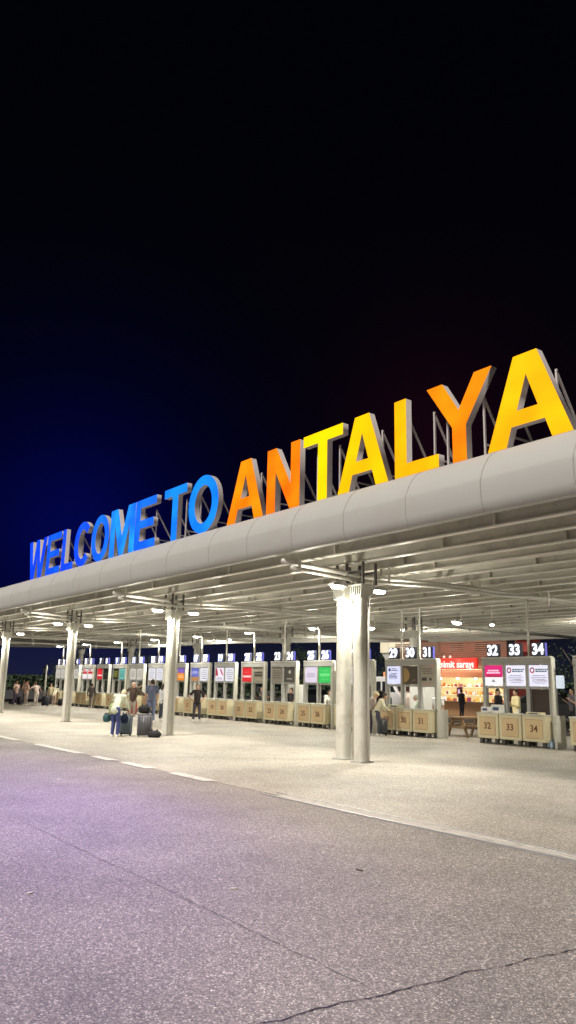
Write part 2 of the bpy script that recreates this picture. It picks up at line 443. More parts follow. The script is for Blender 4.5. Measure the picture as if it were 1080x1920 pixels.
# columns: two rounded shafts, two downpipes, flared capital
def column(loc, label, double=False):
    t = thing('canopy_column', label, 'column', loc, 0, 'columns holding up the canopy')
    sh = ((-.41, .0), (.29, -.08)) if double else ((0, 0),)
    for (dx, dy) in sh:
        b = MB(); pts = []; rx = .158; q = 3.0
        for k in range(32):
            a = 2*PI*k/32; c, s_ = math.cos(a), math.sin(a)
            pts.append((dx+rx*math.copysign(abs(c)**(2/q), c), dy+rx*math.copysign(abs(s_)**(2/q), s_)))
        b.prism(pts, .04, 3.58, 'z')
        o = b.build('shaft', M['column'], t)
        for p in o.data.polygons: p.use_smooth = len(p.vertices) == 4
        md = o.modifiers.new('e', 'EDGE_SPLIT'); md.split_angle = R(60)
        b = MB(); b.box(dx-.18, dx+.18, dy-.18, dy+.18, .008, .04); b.build('base_plate', M['frame'], o)
        b = MB()                                            # flared head of the shaft
        for i in range(6):
            u = -.165+i*.06
            for sy in (-1, 1):
                b.bm.faces.ensure_lookup_table()
                b.prism([(dx+u, 3.585), (dx+u+.022, 3.585), (dx+u*1.25+.025, 3.84), (dx+u*1.25, 3.84)], dy+sy*.12, dy+sy*.19, 'y')
        b.prism([(dx-.14, 3.582), (dx+.14, 3.582), (dx+.19, 3.838), (dx-.19, 3.838)], dy-.115, dy+.115, 'y')
        b.box(dx-.22, dx+.22, dy-.22, dy+.22, 3.841, 3.88)
        b.build('capital', M['column'], t)
    px = ((-.075, .0), (.475, -.05)) if double else ((.20, -.10), (.235, .06))
    for (dx, dy) in px:
        b = MB(); b.tube([(dx, dy, .03), (dx, dy, 3.45), (dx+.04, dy, 3.58), (dx+.15, dy, 3.72), (dx+.17, dy, 3.95)], .03, 12)
        b.build('downpipe', M['steel'], t, True)
    b = MB(); w = .45 if double else .24
    for sx in ((-w, -.1, w) if double else (-w, w)):
        b.box(sx-.025, sx+.025, -.22, -.17, 3.882, 4.40); b.box(sx-.025, sx+.025, .17, .22, 3.882, 4.40)
    b.box(-w, w, -.218, -.172, 4.15, 4.2); b.box(-w, w, .172, .218, 4.15, 4.2)
    b.build('bracket', M['darksteel'], t)
    return t
lab = ['canopy column nearest the right edge, out beyond the kiosks', 'nearest twin shaft canopy column, tallest in the picture', 'canopy column just right of the piled suitcases', 'canopy column between the luggage group and the dark jacketed man', 'canopy column at the left edge beside the seated crowd']
column((-13.4, 11.97, 0), lab[1], True)
c0 = column((-22.28, 12.05, 0), lab[2])
dup(c0, (-30.6, 12.0, 0), label=lab[3]); dup(c0, (-39.15, 12.0, 0), label=lab[4])
lab2 = {-22.15: 'rear canopy column rising behind kiosk number signs 30 and 31', -30.75: 'rear canopy column rising behind kiosk number sign 24', -39.3: 'rear canopy column rising behind kiosk number signs 17 and 18', -47.9: 'rear canopy column rising behind the beige screens of kiosk 11', -56.4: 'farthest rear canopy column behind the first kiosks'}
for x in COLX[2:]: dup(c0, (x, 22.9, 0), label=lab2[x])

# ------------------------------------------------------------------ big letters
def P_E(w, h, s, t): return [[(0,0),(0,h),(w,h),(w,h-t),(s,h-t),(s,h*.5+t*.5),(w*.9,h*.5+t*.5),(w*.9,h*.5-t*.5),(s,h*.5-t*.5),(s,t),(w,t),(w,0)]]
def P_L(w, h, s, t): return [[(0,0),(0,h),(s,h),(s,t),(w,t),(w,0)]]
def P_T(w, h, s, t): return [[(w/2-s/2,0),(w/2-s/2,h-t),(0,h-t),(0,h),(w,h),(w,h-t),(w/2+s/2,h-t),(w/2+s/2,0)]]
def P_W(w, h, s, t): return [[(0,h),(.17*w,h),(.295*w,.3*h),(.42*w,h),(.58*w,h),(.705*w,.3*h),(.83*w,h),(w,h),(.80*w,0),(.61*w,0),(.5*w,.62*h),(.39*w,0),(.20*w,0)]]
def P_M(w, h, s, t): return [[(0,0),(0,h),(.28*w,h),(.5*w,.38*h),(.72*w,h),(w,h),(w,0),(.81*w,0),(.81*w,.68*h),(.58*w,0),(.42*w,0),(.19*w,.68*h),(.19*w,0)]]
def P_N(w, h, s, t): return [[(0,0),(0,h),(.28*w,h),(.74*w,.36*h),(.74*w,h),(w,h),(w,0),(.72*w,0),(.26*w,.64*h),(.26*w,0)]]
def P_Y(w, h, s, t): return [[(w/2-s/2,0),(w/2-s/2,.42*h),(0,h),(.25*w,h),(.5*w,.61*h),(.75*w,h),(w,h),(w/2+s/2,.42*h),(w/2+s/2,0)]]
def P_A(w, h, s, t): return [[(0,0),(.36*w,h),(.64*w,h),(w,0),(.77*w,0),(.70*w,.215*h),(.30*w,.215*h),(.23*w,0)], [(.372*w,.38*h),(.5*w,.77*h),(.628*w,.38*h)]]
def P_O(w, h, s, t):
    e = lambda a, b_: [(w/2+a*math.cos(2*PI*k/40), h/2+b_*math.sin(2*PI*k/40)) for k in range(40)]
    return [e(w/2, h/2+.02), e(w/2-s, h/2-t)]
def P_C(w, h, s, t):
    A = [R(42+(318-42)*k/32) for k in range(33)]
    o = [(w/2+w/2*math.cos(a)*1.05, h/2+(h/2+.02)*math.sin(a)) for a in A]
    i = [(w/2+(w/2-s)*math.cos(a), h/2+(h/2-t)*math.sin(a)) for a in A]
    return [o+i[::-1]]
LH, DEP, LY, LZ = 1.57, .15, 10.35, 5.575
def big_letter(ch, x0, x1, fn, m, label):
    w = x1-x0
    t = thing('sign_letter', label, 'letter', (x0, LY, LZ), 0, 'letters of the illuminated rooftop sign')
    cu = bpy.data.curves.new('l', 'CURVE'); cu.dimensions = '2D'; cu.fill_mode = 'BOTH'; cu.extrude = DEP/2
    for poly in fn(w, LH, .31, .25):
        s = cu.splines.new('POLY'); s.points.add(len(poly)-1); s.use_cyclic_u = True
        for p, (x, y) in zip(s.points, poly): p.co = (x, y, 0, 1)
    o = bpy.data.objects.new('l', cu); COL.objects.link(o)
    dg = bpy.context.evaluated_depsgraph_get(); me = bpy.data.meshes.new_from_object(o.evaluated_get(dg))
    bpy.data.objects.remove(o)
    me.transform(Matrix.Translation((0, DEP/2, 0)) @ Matrix.Rotation(R(90), 4, 'X'))
    for part in (0, 1):
        bm = bmesh.new(); bm.from_mesh(me); bm.normal_update()
        kill = [f for f in bm.faces if (f.normal.y < -.9) == (part == 1)]
        bmesh.ops.delete(bm, geom=kill, context='FACES')
        b = MB(); b.bm.free(); b.bm = bm
        if part == 1: b.build('casing', M['casing'], t, recalc=False)
        else:
            # the face: a thin tray standing 12 mm proud of the casing
            ex = bmesh.ops.extrude_face_region(bm, geom=bm.faces[:])
            bmesh.ops.translate(bm, verts=[v for v in ex['geom'] if isinstance(v, bmesh.types.BMVert)], vec=(0, -.012, 0))
            b.build('face', m, t)
    # braces
    for q in (.22, .78):
        b = MB(); xx = w*q
        b.bar((xx, DEP+.03, .02), (xx, DEP+.03, LH*.75), .035)
        b.bar((xx, DEP+.03, LH*.72), (xx, DEP+.75, .02), .035)
        b.bar((xx, DEP+.03, .25), (xx, DEP+.6, .25), .03)
        b.build('brace', M['casing'], t)
    b = MB(); b.bar((-.05, DEP+.06, .04), (w+.05, DEP+.06, .04), .05)
    b.build('rail', M['casing'], t)
    return t
def blue(i, a, b_, s=1.): return emit('blue_face_%d' % i, a, s*K, rgb2=b_, scale=.75)
spec = [
 ('W', -31.85, -29.85, P_W, (5, 50, 235), (10, 80, 255), 'first letter W of the blue word WELCOME'),
 ('E', -29.72, -28.30, P_E, (5, 60, 240), (15, 100, 255), 'blue letter E right after the W'),
 ('L', -28.12, -26.98, P_L, (8, 50, 235), (20, 90, 255), 'blue letter L in the word WELCOME'),
 ('C', -26.88, -25.45, P_C, (5, 50, 235), (20, 90, 255), 'blue round open letter C in WELCOME'),
 ('O', -25.35, -23.92, P_O, (8, 75, 245), (25, 120, 255), 'blue letter O inside WELCOME, left of the M'),
 ('M', -23.80, -21.98, P_M, (15, 95, 255), (35, 160, 255), 'blue letter M, the widest of WELCOME'),
 ('E', -21.93, -20.58, P_E, (8, 75, 250), (25, 120, 255), 'last blue E, ending the word WELCOME'),
 ('T', -20.05, -18.74, P_T, (5, 105, 255), (25, 145, 255), 'bright blue letter T of the word TO'),
 ('O', -18.58, -17.03, P_O, (5, 105, 255), (25, 145, 255), 'bright blue letter O beside the first orange letter'),
 ('A', -16.55, -14.95, P_A, (255, 105, 0), (255, 155, 10), 'orange letter A, first of ANTALYA'),
 ('N', -14.80, -13.52, P_N, (255, 92, 0), (255, 145, 10), 'deep orange letter N of ANTALYA'),
 ('T', -13.38, -12.02, P_T, (255, 200, 0), (255, 222, 0), 'bright yellow letter T of ANTALYA'),
 ('A', -12.20+.03, -10.65, P_A, (255, 170, 0), (255, 205, 0), 'yellow letter A in the middle of ANTALYA'),
 ('L', -10.45, -9.32, P_L, (255, 160, 0), (255, 195, 5), 'amber letter L of ANTALYA'),
 ('Y', -9.58, -8.06, P_Y, (255, 110, 0), (255, 155, 5), 'orange letter Y of ANTALYA'),
 ('A', -8.19, -6.54, P_A, (255, 155, 0), (255, 200, 5), 'largest amber letter A at the right end of the sign'),
]
for i, (ch, x0, x1, fn, a, b_, l) in enumerate(spec):
    big_letter(ch, x0, x1, fn, blue(i, a, b_, 1.25), l)

# ------------------------------------------------------------------ lamps
WARM = (1.0, .95, .80)
lampface = emit('lamp_glass', (255, 252, 240), 30*K, base=(.8, .8, .8))
def add_light(loc, w, col=WARM, kind='POINT', r=.06, rot=None, size=None, blend=.6):
    ld = bpy.data.lights.new('lamp_or_fill', kind); ld.energy = w; ld.color = col
    if kind in ('POINT', 'SPOT'): ld.shadow_soft_size = r
    if kind == 'SPOT': ld.spot_size = size; ld.spot_blend = blend
    if kind == 'AREA': ld.shape = 'RECTANGLE'; ld.size, ld.size_y = size
    o = bpy.data.objects.new('lamp_or_fill', ld); COL.objects.link(o); o.location = loc
    if rot: o.rotation_euler = rot
    return o
def lamp_head(t, d):
    """flat floodlight head at +d*Y"""
    b = MB(); b.prism([(d*.0, .0), (d*.06, .07), (d*.3, .085), (d*.42, .02), (d*.42, -.01), (d*.0, -.02)], -.11, .11, 'x')
    b.build('housing', M['frame'], t)
    b = MB(); b.ell((0, d*.22, -.045), (.10, .18, .045)); b.build('lens', lampface, t, True)
def col_lamp(loc, d, label):
    t = thing('floodlight', label, 'lamp', loc, 0, 'floodlights on the canopy columns')
    lamp_head(t, d)
    b = MB(); b.tube([(0, d*.02, .03), (0, -d*.25, .06), (0, -d*.32, .14)], .022, 8); b.build('arm', M['steel'], t)
    add_light((loc[0], loc[1]+d*.22, loc[2]-.13), LW, kind='SPOT', rot=(0, 0, 0), size=R(168), blend=.35)
    add_light((loc[0], loc[1]+d*1.1, loc[2]-.16), 19)  # added fill, set apart from the lens, to lighten the roof underside
    return t
LW = 140
nm = {-13.4: 'the nearest column', -22.15: 'the column right of the piled suitcases', -30.75: 'the column left of the luggage group', -39.3: 'the leftmost column'}
for x in COLX[1:5]:
    col_lamp((x, 11.62, 3.86), -1, 'glowing floodlight on the road side of '+nm[x])
    col_lamp((x, 12.48, 3.86), 1, 'glowing floodlight on the kiosk side of '+nm[x])
# unseen bays of the same canopy (behind other columns / to the right) keep their lamps too
kl = [(-17.8, 20.7, 'rod', 'hanging floodlight above the gap between kiosks 31 and 32'),
      (-22.0, 20.6, 'rod', 'hanging floodlight just right of the nearest column'),
      (-24.72, 20.1, 'pole', 'floodlight on the pole of kiosk 25 and 26'),
      (-29.37, 20.1, 'pole', 'floodlight on the pole of kiosk 21 and 22'),
      (-34.0, 20.1, 'pole', 'floodlight on the pole of kiosk 17 and 18'),
      (-38.6, 20.1, 'pole', 'floodlight on the pole of kiosk 13 and 14'),
      (-43.3, 20.1, 'pole', 'floodlight on the pole of kiosk 9 and 10'),
      (-48.0, 20.1, 'pole', 'floodlight on the pole of kiosk 5 and 6'),
      (-52.6, 20.1, 'pole', 'floodlight on the pole of the first kiosk'),
      (-11.0, 20.1, 'pole', 'floodlight on the pole of the rightmost kiosk')]
for x, y, k, l in kl:
    t = thing('kiosk_lamp', l, 'lamp', (x, y, 3.84), 0, 'floodlights above the kiosks')
    if k == 'rod':
        b = MB(); b.tube([(0, 0, .06), (0, 0, .6)], .015, 8); b.build('rod', M['steel'], t); lamp_head(t, -.9)
    else:
        b = MB(); b.tube([(0, 0, -1.25), (0, 0, .0), (0, -.06, .07), (0, -.2, .08)], .045, 12); b.build('pole', M['column'], t, True)
        for o_ in (): pass
        b = MB(); b.ell((0, -.38, .03), (.09, .16, .04)); b.build('lens', lampface, t, True)
        b = MB(); b.prism([(-.2, .04), (-.26, .12), (-.5, .12), (-.56, .05)], -.1, .1, 'x'); b.build('housing', M['frame'], t)
    add_light((x, y-.4, 3.70), 20)  # added point fill that brightens the roof above the kiosks
    add_light((x, y-.4, 3.74), 132, kind='SPOT', rot=(0, 0, 0), size=R(168), blend=.35)
# small companion lamps
for x, y, l in ((-17.2, 21.6, 'small round lamp beside the hanging floodlight near kiosk 32'), (-21.4, 21.5, 'small round lamp right of the nearest column'), (-33.2, 21.2, 'small round lamp beside the pole of kiosk 17')):
    t = thing('pendant_lamp', l, 'lamp', (x, y, 3.8), 0, 'small pendant lamps above the kiosks')
    b = MB(); b.tube([(0, 0, .03), (0, 0, .62)], .012, 8); b.build('rod', M['steel'], t)
    b = MB(); b.lathe([(.03, .08), (.10, .02), (.11, 0)], n=16); b.build('shade', M['frame'], t)
    b = MB(); b.ell((0, 0, -.012), (.07, .07, .05)); b.build('bulb', lampface, t, True)
# rear bays
for x in (-8, -17.8, -26.5, -35.2, -44, -52.5):
    t = thing('ceiling_lamp', 'ceiling lamp deep under the canopy behind the kiosks', 'lamp', (x, 26.5 if x < -40 else 28.0, 4.36), 0, 'ceiling lamps deep under the canopy')
    b = MB(); b.box(-.3, .3, -.08, .08, -.02, .03); b.build('housing', M['frame'], t)
    b = MB(); b.box(-.27, .27, -.06, .06, -.032, -.021); b.build('tube', lit((255, 250, 235), 3), t)
    add_light((x, 26.5 if x < -40 else 28.0, 4.0), 90)

# unseen spots added before the letters to tint the road in their colours
BL = (.40, .22, 1.0)
LROT = Vector((0, -.82, -.57)).to_track_quat('-Z', 'Y').to_euler()
for x in (-30.5, -27.5, -24.5, -21.5, -18.6, -16.6):
    add_light((x, 9.2, 6.2), 560, BL, 'SPOT', 0, (Vector(((-11.5, 3.0, 0), (-6.5, .8, 0))[int(x*2) % 2])-Vector((x, 9.2, 6.2))).to_track_quat('-Z', 'Y').to_euler(), R(42), 1.0)
for x in (-14.6, -12.4, -10, -7.4):
    add_light((x, 9.2, 6.2), 40, (1, .40, .14), 'SPOT', 0, LROT, R(118), .7)

# ------------------------------------------------------------------ kiosks
BY = 20.0           # front plane of the frames
def lines(b, x0, x1, z0, z1, n, y, h=.02, ragged=.35, seed=0):
    rnd = random.Random(seed)
    for i in range(n):
        z = z1-(z1-z0)*(i+.5)/n; w = (x1-x0)*(1-ragged*rnd.random())
        a = x0+((x1-x0)-w)*rnd.random()*.6
        x = a
        while x < a+w-.03:
            e = min(x+rnd.uniform(.04, .1), a+w); b.box(x, e, y-.003, y, z-h/2, z+h/2); x = e+.018
def screen(t, kind, x0, x1, z0, z1, y):
    """one advertising panel: board plus its printed marks as sub-parts"""
    W = x1-x0; cx = (x0+x1)/2; H_ = z1-z0
    def board(m): return MB().box(x0, x1, y-.02, y+.03, z0, z1).build('screen', m, t)
    def bars(o, c, *a, **k):
        b = MB(); lines(b, *a, **k); b.build('print', c, o)
    def block(o, c, a0, a1, b0, b1, dy=.024):
        MB().box(x0+W*a0, x0+W*a1, y-dy, y-.0205, z0+H_*b0, z0+H_*b1).build('print', c, o)
    yy = y-.0225
    if kind == 'magenta':
        o = board(lit((250, 248, 255), 1.0)); block(o, lit((225, 20, 120), 1.0), 0, 1, .42, 1); block(o, lit((190, 20, 70), .9), .12, .9, .42, .52, .027)
        bars(o, lit((255, 225, 240), 1), x0+.12*W, x1-.08*W, z0+.58*H_, z0+.8*H_, 2, y-.026, h=.045, ragged=.3)
        bars(o, hard((60, 60, 80)), x0+.42*W, x0+.6*W, z0+.18*H_, z0+.3*H_, 2, yy, h=.03)
    elif kind == 'logo':
        o = board(lit((238, 236, 255), 1.0))
        b = MB()
        for k in range(20):
            a, c = 2*PI*k/20, 2*PI*(k+1)/20
            p = lambda q, r: (x0+.16*W+r*math.cos(q), z0+.76*H_+r*math.sin(q))
            b.prism([p(a, .05), p(c, .05), p(c, .085), p(a, .085)], y-.026, y-.021, 'y')
        b.build('emblem', hard((215, 40, 60)), o)
        bars(o, hard((70, 120, 140)), x0+.32*W, x1-.04*W, z0+.66*H_, z0+.84*H_, 2, yy, h=.04, ragged=.2, seed=3)
        bars(o, hard((150, 150, 190)), x0+.12*W, x1-.1*W, z0+.12*H_, z0+.55*H_, 5, yy, h=.018, seed=5)
        bars(o, hard((200, 90, 110)), x0+.3*W, x1-.05*W, z0+.26*H_, z0+.33*H_, 1, y-.026, h=.014)
    elif kind == 'paleblue':
        o = board(lit((222, 225, 255), 1.0)); bars(o, hard((60, 80, 130)), x0+.3*W, x1-.15*W, z0+.72*H_, z0+.9*H_, 2, yy, h=.03); block(o, hard((50, 70, 120)), .14, .28, .72, .88)
        bars(o, hard((90, 100, 170)), x0+.15*W, x1-.15*W, z0+.3*H_, z0+.62*H_, 4, yy, h=.03, seed=2)
    elif kind == 'disc':
        o = board(hard((75, 62, 50)))
        b = MB(); pts = [(x0+.02+.42*W*math.sin(PI*k/16)*1.0, z0+H_/2+.42*H_*math.cos(PI*k/16)) for k in range(17)]
        b.prism(pts, y-.026, y-.021, 'y'); b.build('print', hard((165, 135, 80)), o)
        bars(o, hard((120, 100, 80)), x0+.6*W, x1-.08*W, z0+.15*H_, z0+.3*H_, 1, yy, h=.06)
    elif kind == 'beigetext':
        o = board(hard((172, 165, 150))); bars(o, hard((95, 90, 82)), x0+.08*W, x1-.08*W, z0+.55*H_, z0+.9*H_, 3, yy, h=.03, seed=4)
        block(o, hard((60, 58, 55)), .1, .42, .2, .38); block(o, hard((60, 58, 55)), .6, .75, .22, .36)
    elif kind == 'lilac':
        o = board(lit((226, 215, 235), .95)); bars(o, hard((150, 130, 165)), x0+.15*W, x1-.1*W, z0+.35*H_, z0+.65*H_, 3, yy, h=.025)
    elif kind == 'green':
        o = board(lit((50, 195, 90), 1.0)); bars(o, lit((140, 240, 150), 1), x0+.05*W, x1-.05*W, z0+.44*H_, z0+.56*H_, 1, yy, h=.05, ragged=.1)
        bars(o, lit((110, 225, 130), 1), x0+.15*W, x1-.15*W, z0+.12*H_, z0+.85*H_, 4, yy, h=.02, seed=6)
    elif kind == 'greystripe':
        o = board(hard((148, 142, 132))); bars(o, hard((105, 98, 90)), x0+.08*W, x1-.08*W, z0+.2*H_, z0+.85*H_, 4, yy, h=.035, ragged=.15)
    elif kind == 'darkgrey':
        o = board(hard((75, 74, 70))); block(o, hard((205, 205, 200)), .42, .58, .58, .78); bars(o, hard((190, 190, 185)), x0+.15*W, x1-.15*W, z0+.15*H_, z0+.3*H_, 1, yy, h=.04)
    elif kind == 'red':
        o = board(lit((225, 25, 40), .95)); bars(o, lit((255, 225, 225), 1), x0+.08*W, x1-.02*W, z0+.3*H_, z0+.42*H_, 1, yy, h=.08, ragged=.1)
        bars(o, lit((240, 110, 110), 1), x0+.15*W, x1-.3*W, z0+.6*H_, z0+.72*H_, 1, yy, h=.035)
    elif kind == 'brown':
        o = board(hard((150, 142, 128))); bars(o, hard((45, 42, 38)), x0+.06*W, x1-.06*W, z0+.35*H_, z0+.75*H_, 2, yy, h=.08, ragged=.25)
    elif kind == 'pinkdiag':
        o = board(lit((240, 232, 245), 1.0)); b = MB(); b.prism([(x0+.05*W, z0+.4*H_), (x0+.35*W, z0+.4*H_), (x0+.2*W, z0+.95*H_), (x0+.05*W, z0+.95*H_)], y-.026, y-.021, 'y')
        b.prism([(x0+.5*W, z0+.9*H_), (x0+.65*W, z0+.9*H_), (x0+.95*W, z0+.45*H_), (x0+.8*W, z0+.45*H_)], y-.026, y-.021, 'y'); b.build('print', hard((205, 50, 95)), o)
        bars(o, hard((90, 90, 100)), x0+.1*W, x1-.1*W, z0+.1*H_, z0+.28*H_, 2, yy, h=.025)
    elif kind == 'whitelines':
        o = board(lit((235, 235, 245), 1.0)); bars(o, hard((120, 120, 140)), x0+.1*W, x1-.1*W, z0+.1*H_, z0+.9*H_, 5, yy, h=.035)
    elif kind == 'blue':
        o = board(lit((105, 115, 200), .9)); bars(o, lit((220, 220, 250), 1), x0+.1*W, x1-.1*W, z0+.55*H_, z0+.75*H_, 2, yy, h=.03); block(o, hard((190, 140, 90)), 0, 1, 0, .3)
    elif kind == 'orange':
        o = board(lit((240, 145, 45), .95)); block(o, lit((130, 100, 190), .9), 0, 1, .6, 1); bars(o, lit((255, 215, 160), 1), x0+.1*W, x1-.1*W, z0+.2*H_, z0+.45*H_, 2, yy, h=.04)
    elif kind == 'teal':
        o = board(lit((110, 190, 180), .9)); bars(o, hard((40, 80, 80)), x0+.1*W, x1-.1*W, z0+.2*H_, z0+.8*H_, 3, yy, h=.04)
    elif kind == 'darkyellow':
        o = board(hard((35, 45, 35))); bars(o, lit((190, 190, 70), .8), x0+.15*W, x1-.15*W, z0+.2*H_, z0+.8*H_, 4, yy, h=.035)
    elif kind == 'redblocks':
        o = board(lit((245, 235, 235), .95)); block(o, hard((205, 35, 55)), .05, .95, .5, .75); block(o, hard((205, 35, 55)), .1, .6, .8, .95)
    elif kind == 'black':
        o = board(hard((22, 22, 25))); bars(o, hard((120, 120, 120)), x0+.2*W, x1-.2*W, z0+.4*H_, z0+.6*H_, 2, yy, h=.03)
    else:
        o = board(lit((220, 215, 205), .8)); bars(o, hard((150, 140, 120)), x0+.1*W, x1-.1*W, z0+.2*H_, z0+.8*H_, 4, yy, h=.03)

numface = emit('number_glow', (235, 240, 255), 1.5*K, base=(.8, .8, .8))
bluetint = emit('number_side', (110, 110, 225), .8*K)
def kiosk(x0, x1, nums, kinds, label, blinds=(), bluebg=False):
    n = len(nums); w = x1-x0; t = thing('kiosk', label, 'kiosk', (x0, BY, 0), 0, 'numbered kiosk frames in a row under the canopy')
    H_ = 2.58; p = .10; D = .16; bay = w/n
    for i in range(n):
        x = bay*i
        b = MB(); b.box(x if i == 0 else x-p/2, x+p if i == 0 else x+p/2, 0, D, .0, H_-.2); b.build('post', M['frame'], t)
    # outer post, wide pale return on the right
    b = MB(); b.box(w-p, w-.002, 0, D, 0, H_-.2); b.build('post', M['frame'], t)
    b = MB(); b.box(w, w+.05, -.03, D-.01, 0, H_); b.build('side_panel', M['framelight'], t)
    b = MB(); b.box(-.0, w-.002, -.012, D, H_-.198, H_-.005); b.build('header', M['frame'], t)
    b = MB(); b.box(-.0, w-.002, -.02, D, H_-.003, H_+.035); b.build('cap_rail', M['framelight'], t)
    MB().box(p, w-p, .03, .09, 1.66, 1.73).build('cross_rail', M['frame'], t); MB().box(0.02, w-.01, -.25, -.17, .02, .05).build('base_rail', M['darksteel'], t)
    for i, kd in enumerate(kinds):
        a, c = bay*i+p*.75, bay*(i+1)-p*.6
        screen(t, kd, a, c, 1.74, 2.36, .03)
    for i in blinds:
        a, c = bay*i+p*.8, bay*(i+1)-p*.8
        b = MB(); b.box(a, c, .1, .14, .95, 1.65)
        b.build('shutter', M['darkshut'], t)
    for i, s in enumerate(nums):                       # lit number cubes on the top rail
        cx = bay*(i+.5)
        o = MB().box(cx-.24, cx+.24, .02, .12, H_+.04, H_+.44, .01).build('number_sign', M['signbox'], t)
        if i == n-1: MB().box(cx+.242, cx+.25, .03, .11, H_+.05, H_+.43).build('side_glow', bluetint, o)
        if bluebg: MB().box(cx-.225, cx+.225, .012, .018, H_+.055, H_+.425).build('glow_panel', lit((90, 110, 200), .8), o)
        b = MB(); b.text(s, .44, (cx, .006, H_+.235), off=.035, depth=.006, sx=.95); b.build('digits', numface, o)
    return t
M['darkshut'] = mat('brown_shutter', (.055, .035, .032), .6, var=.15)

def counter(x0, x1, num, label, tint=0):
    """beige podium desk with framed number panel, feet and top"""
    w = x1-x0
    t = thing('counter', label, 'counter', (x0, BY-.32, 0), 0, 'numbered beige counters in front of the kiosks')
    b = MB(); b.box(.012, w-.012, 0, .5, .17, .89, .01); b.build('body', M['cream'], t)
    b = MB(); b.box(0, w, -.03, .55, .892, .93, .008); b.build('counter_top', M['framelight'], t)
    b = MB(); b.box(w*.14, w*.86, -.006, .0, .26, .80); b.build('panel_border', M['digit2'], t)
    o = MB().box(w*.155, w*.845, -.012, -.0065, .275, .785).build('number_panel', M['tan'], t)
    b = MB(); b.text(num, .27, (w/2, -.018, .53), off=.012, depth=.003); b.build('digits', M['digit'], o)
    for sx in (.08, w-.18):
        b = MB(); b.box(sx, sx+.10, .04, .46, .13, .168); b.box(sx, sx+.10, .04, .14, .008, .131); b.box(sx, sx+.10, .36, .46, .008, .131); b.build('foot', M['darksteel'], t)
    return t
M['digit2'] = mat('panel_edge', (.45, .28, .15), .6, var=.1)

KI = [
 (-53.55, -51.75, ('1', '2'), ('pale', 'pale'), 'kiosk frame farthest left with pale screens'),
 (-51.2, -49.4, ('3', '4'), ('whitelines', 'pale'), 'second kiosk frame from the left, mostly behind a column'),
 (-48.88, -47.1, ('5', '6'), ('redblocks', 'redblocks'), 'kiosk frame with red blocks on white screens'),
 (-46.55, -44.75, ('7', '8'), ('red', 'black'), 'far kiosk frame with one red and one black screen'),
 (-44.2, -42.4, ('9', '10'), ('darkyellow', 'teal'), 'kiosk frame with dark green and teal screens'),
 (-41.9, -40.1, ('11', '12'), ('pale', 'pale'), 'kiosk frame with two beige screens behind the man in grey'),
 (-39.55, -37.75, ('13', '14'), ('whitelines', 'whitelines'), 'kiosk frame with two white screens and blue number signs'),
 (-37.2, -35.4, ('15', '16'), ('blue', 'orange'), 'kiosk frame with a purple and orange screen beside a column'),
 (-34.9, -33.1, ('17', '18'), ('blue', 'whitelines'), 'kiosk frame numbered 17 and 18 with blue and white screens'),
 (-32.58, -30.78, ('19', '20'), ('pinkdiag', 'whitelines'), 'kiosk frame numbered 19 and 20 with pink marked white screen'),
 (-30.25, -28.42, ('21', '22'), ('red', 'brown'), 'kiosk frame numbered 21 and 22 with a red screen at left'),
 (-27.92, -26.12, ('23', '24'), ('greystripe', 'darkgrey'), 'kiosk frame numbered 23 and 24 with two grey screens'),
 (-25.6, -23.78, ('25', '26'), ('lilac', 'green'), 'kiosk frame numbered 25 and 26 with a green screen'),
 (-23.25, -21.48, ('27', '28'), ('whitelines', 'pale'), 'kiosk frame half hidden by the nearest column'),
 (-20.80, -18.32, ('29', '30', '31'), ('paleblue', 'disc', 'beigetext'), 'kiosk frame numbered 29 30 31 with a golden disc screen'),
 (-16.38, -13.86, ('32', '33', '34'), ('magenta', 'logo', 'logo'), 'kiosk frame numbered 32 33 34 with a magenta screen'),
 (-13.12, -10.62, ('35', '36', '37'), ('whitelines', 'pale', 'pale'), 'kiosk frame cut by the right edge of the picture'),
]
for x0, x1, nums, kinds, l in KI:
    kiosk(x0, x1, nums, kinds, l, blinds=(2,) if nums[0] == '32' else (), bluebg=(nums[0] in ('13', '17', '9', '11', '21', '19', '25')))
    bay = (x1-x0)/len(nums)
    for i, s in enumerate(nums):
        pos = ('left', 'right') if len(nums) == 2 else ('left', 'middle', 'right')
        counter(x0-.02+bay*i+.005, x0-.02+bay*(i+1)-.005, s, 'beige counter bearing the number %s, the %s one under its kiosk frame' % (s, pos[i]))

# tall side panels standing by the counters
for i, (x, l) in enumerate([(-18.18, 'low pale panel right of counter 31'), (-13.72, 'low pale panel right of counter 34'), (-23.66, 'low pale panel right of counter 26'), (-26.0, 'low pale panel right of counter 24')]):
    b = MB(); b.box(-.03, .03, -.15, .3, .02, .92, .01); b.box(-.04, .04, -.17, -.13, .008, .9)
    o = b.build('divider_panel', M['framelight']); o.location = (x, BY+.05, 0); tag(o, l, 'panel', 'low pale panels beside the counters')
# poles through the kiosks up to the roof
for x, l in ((-14.68, 'thin pole rising between number signs 33 and 34'), (-20.06, 'thin pole rising between number signs 29 and 30'), (-19.2, 'thin pole rising between number signs 30 and 31'),
             (-27.1, 'thin pole above the kiosk frame numbered 23 and 24'), (-31.75, 'thin pole above the kiosk frame numbered 19 and 20'), (-36.3, 'thin pole above the purple and orange screens'), (-41.0, 'thin pole above the beige screen kiosk')):
    b = MB(); b.tube([(0, 0, 2.62), (0, 0, 4.4)], .038, 12); b.box(-.07, .07, -.05, .05, 2.615, 2.64)
    o = b.build('roof_pole', M['column']); o.location = (x, BY+.12, 0); tag(o, l, 'pole', 'thin poles from kiosks to roof')

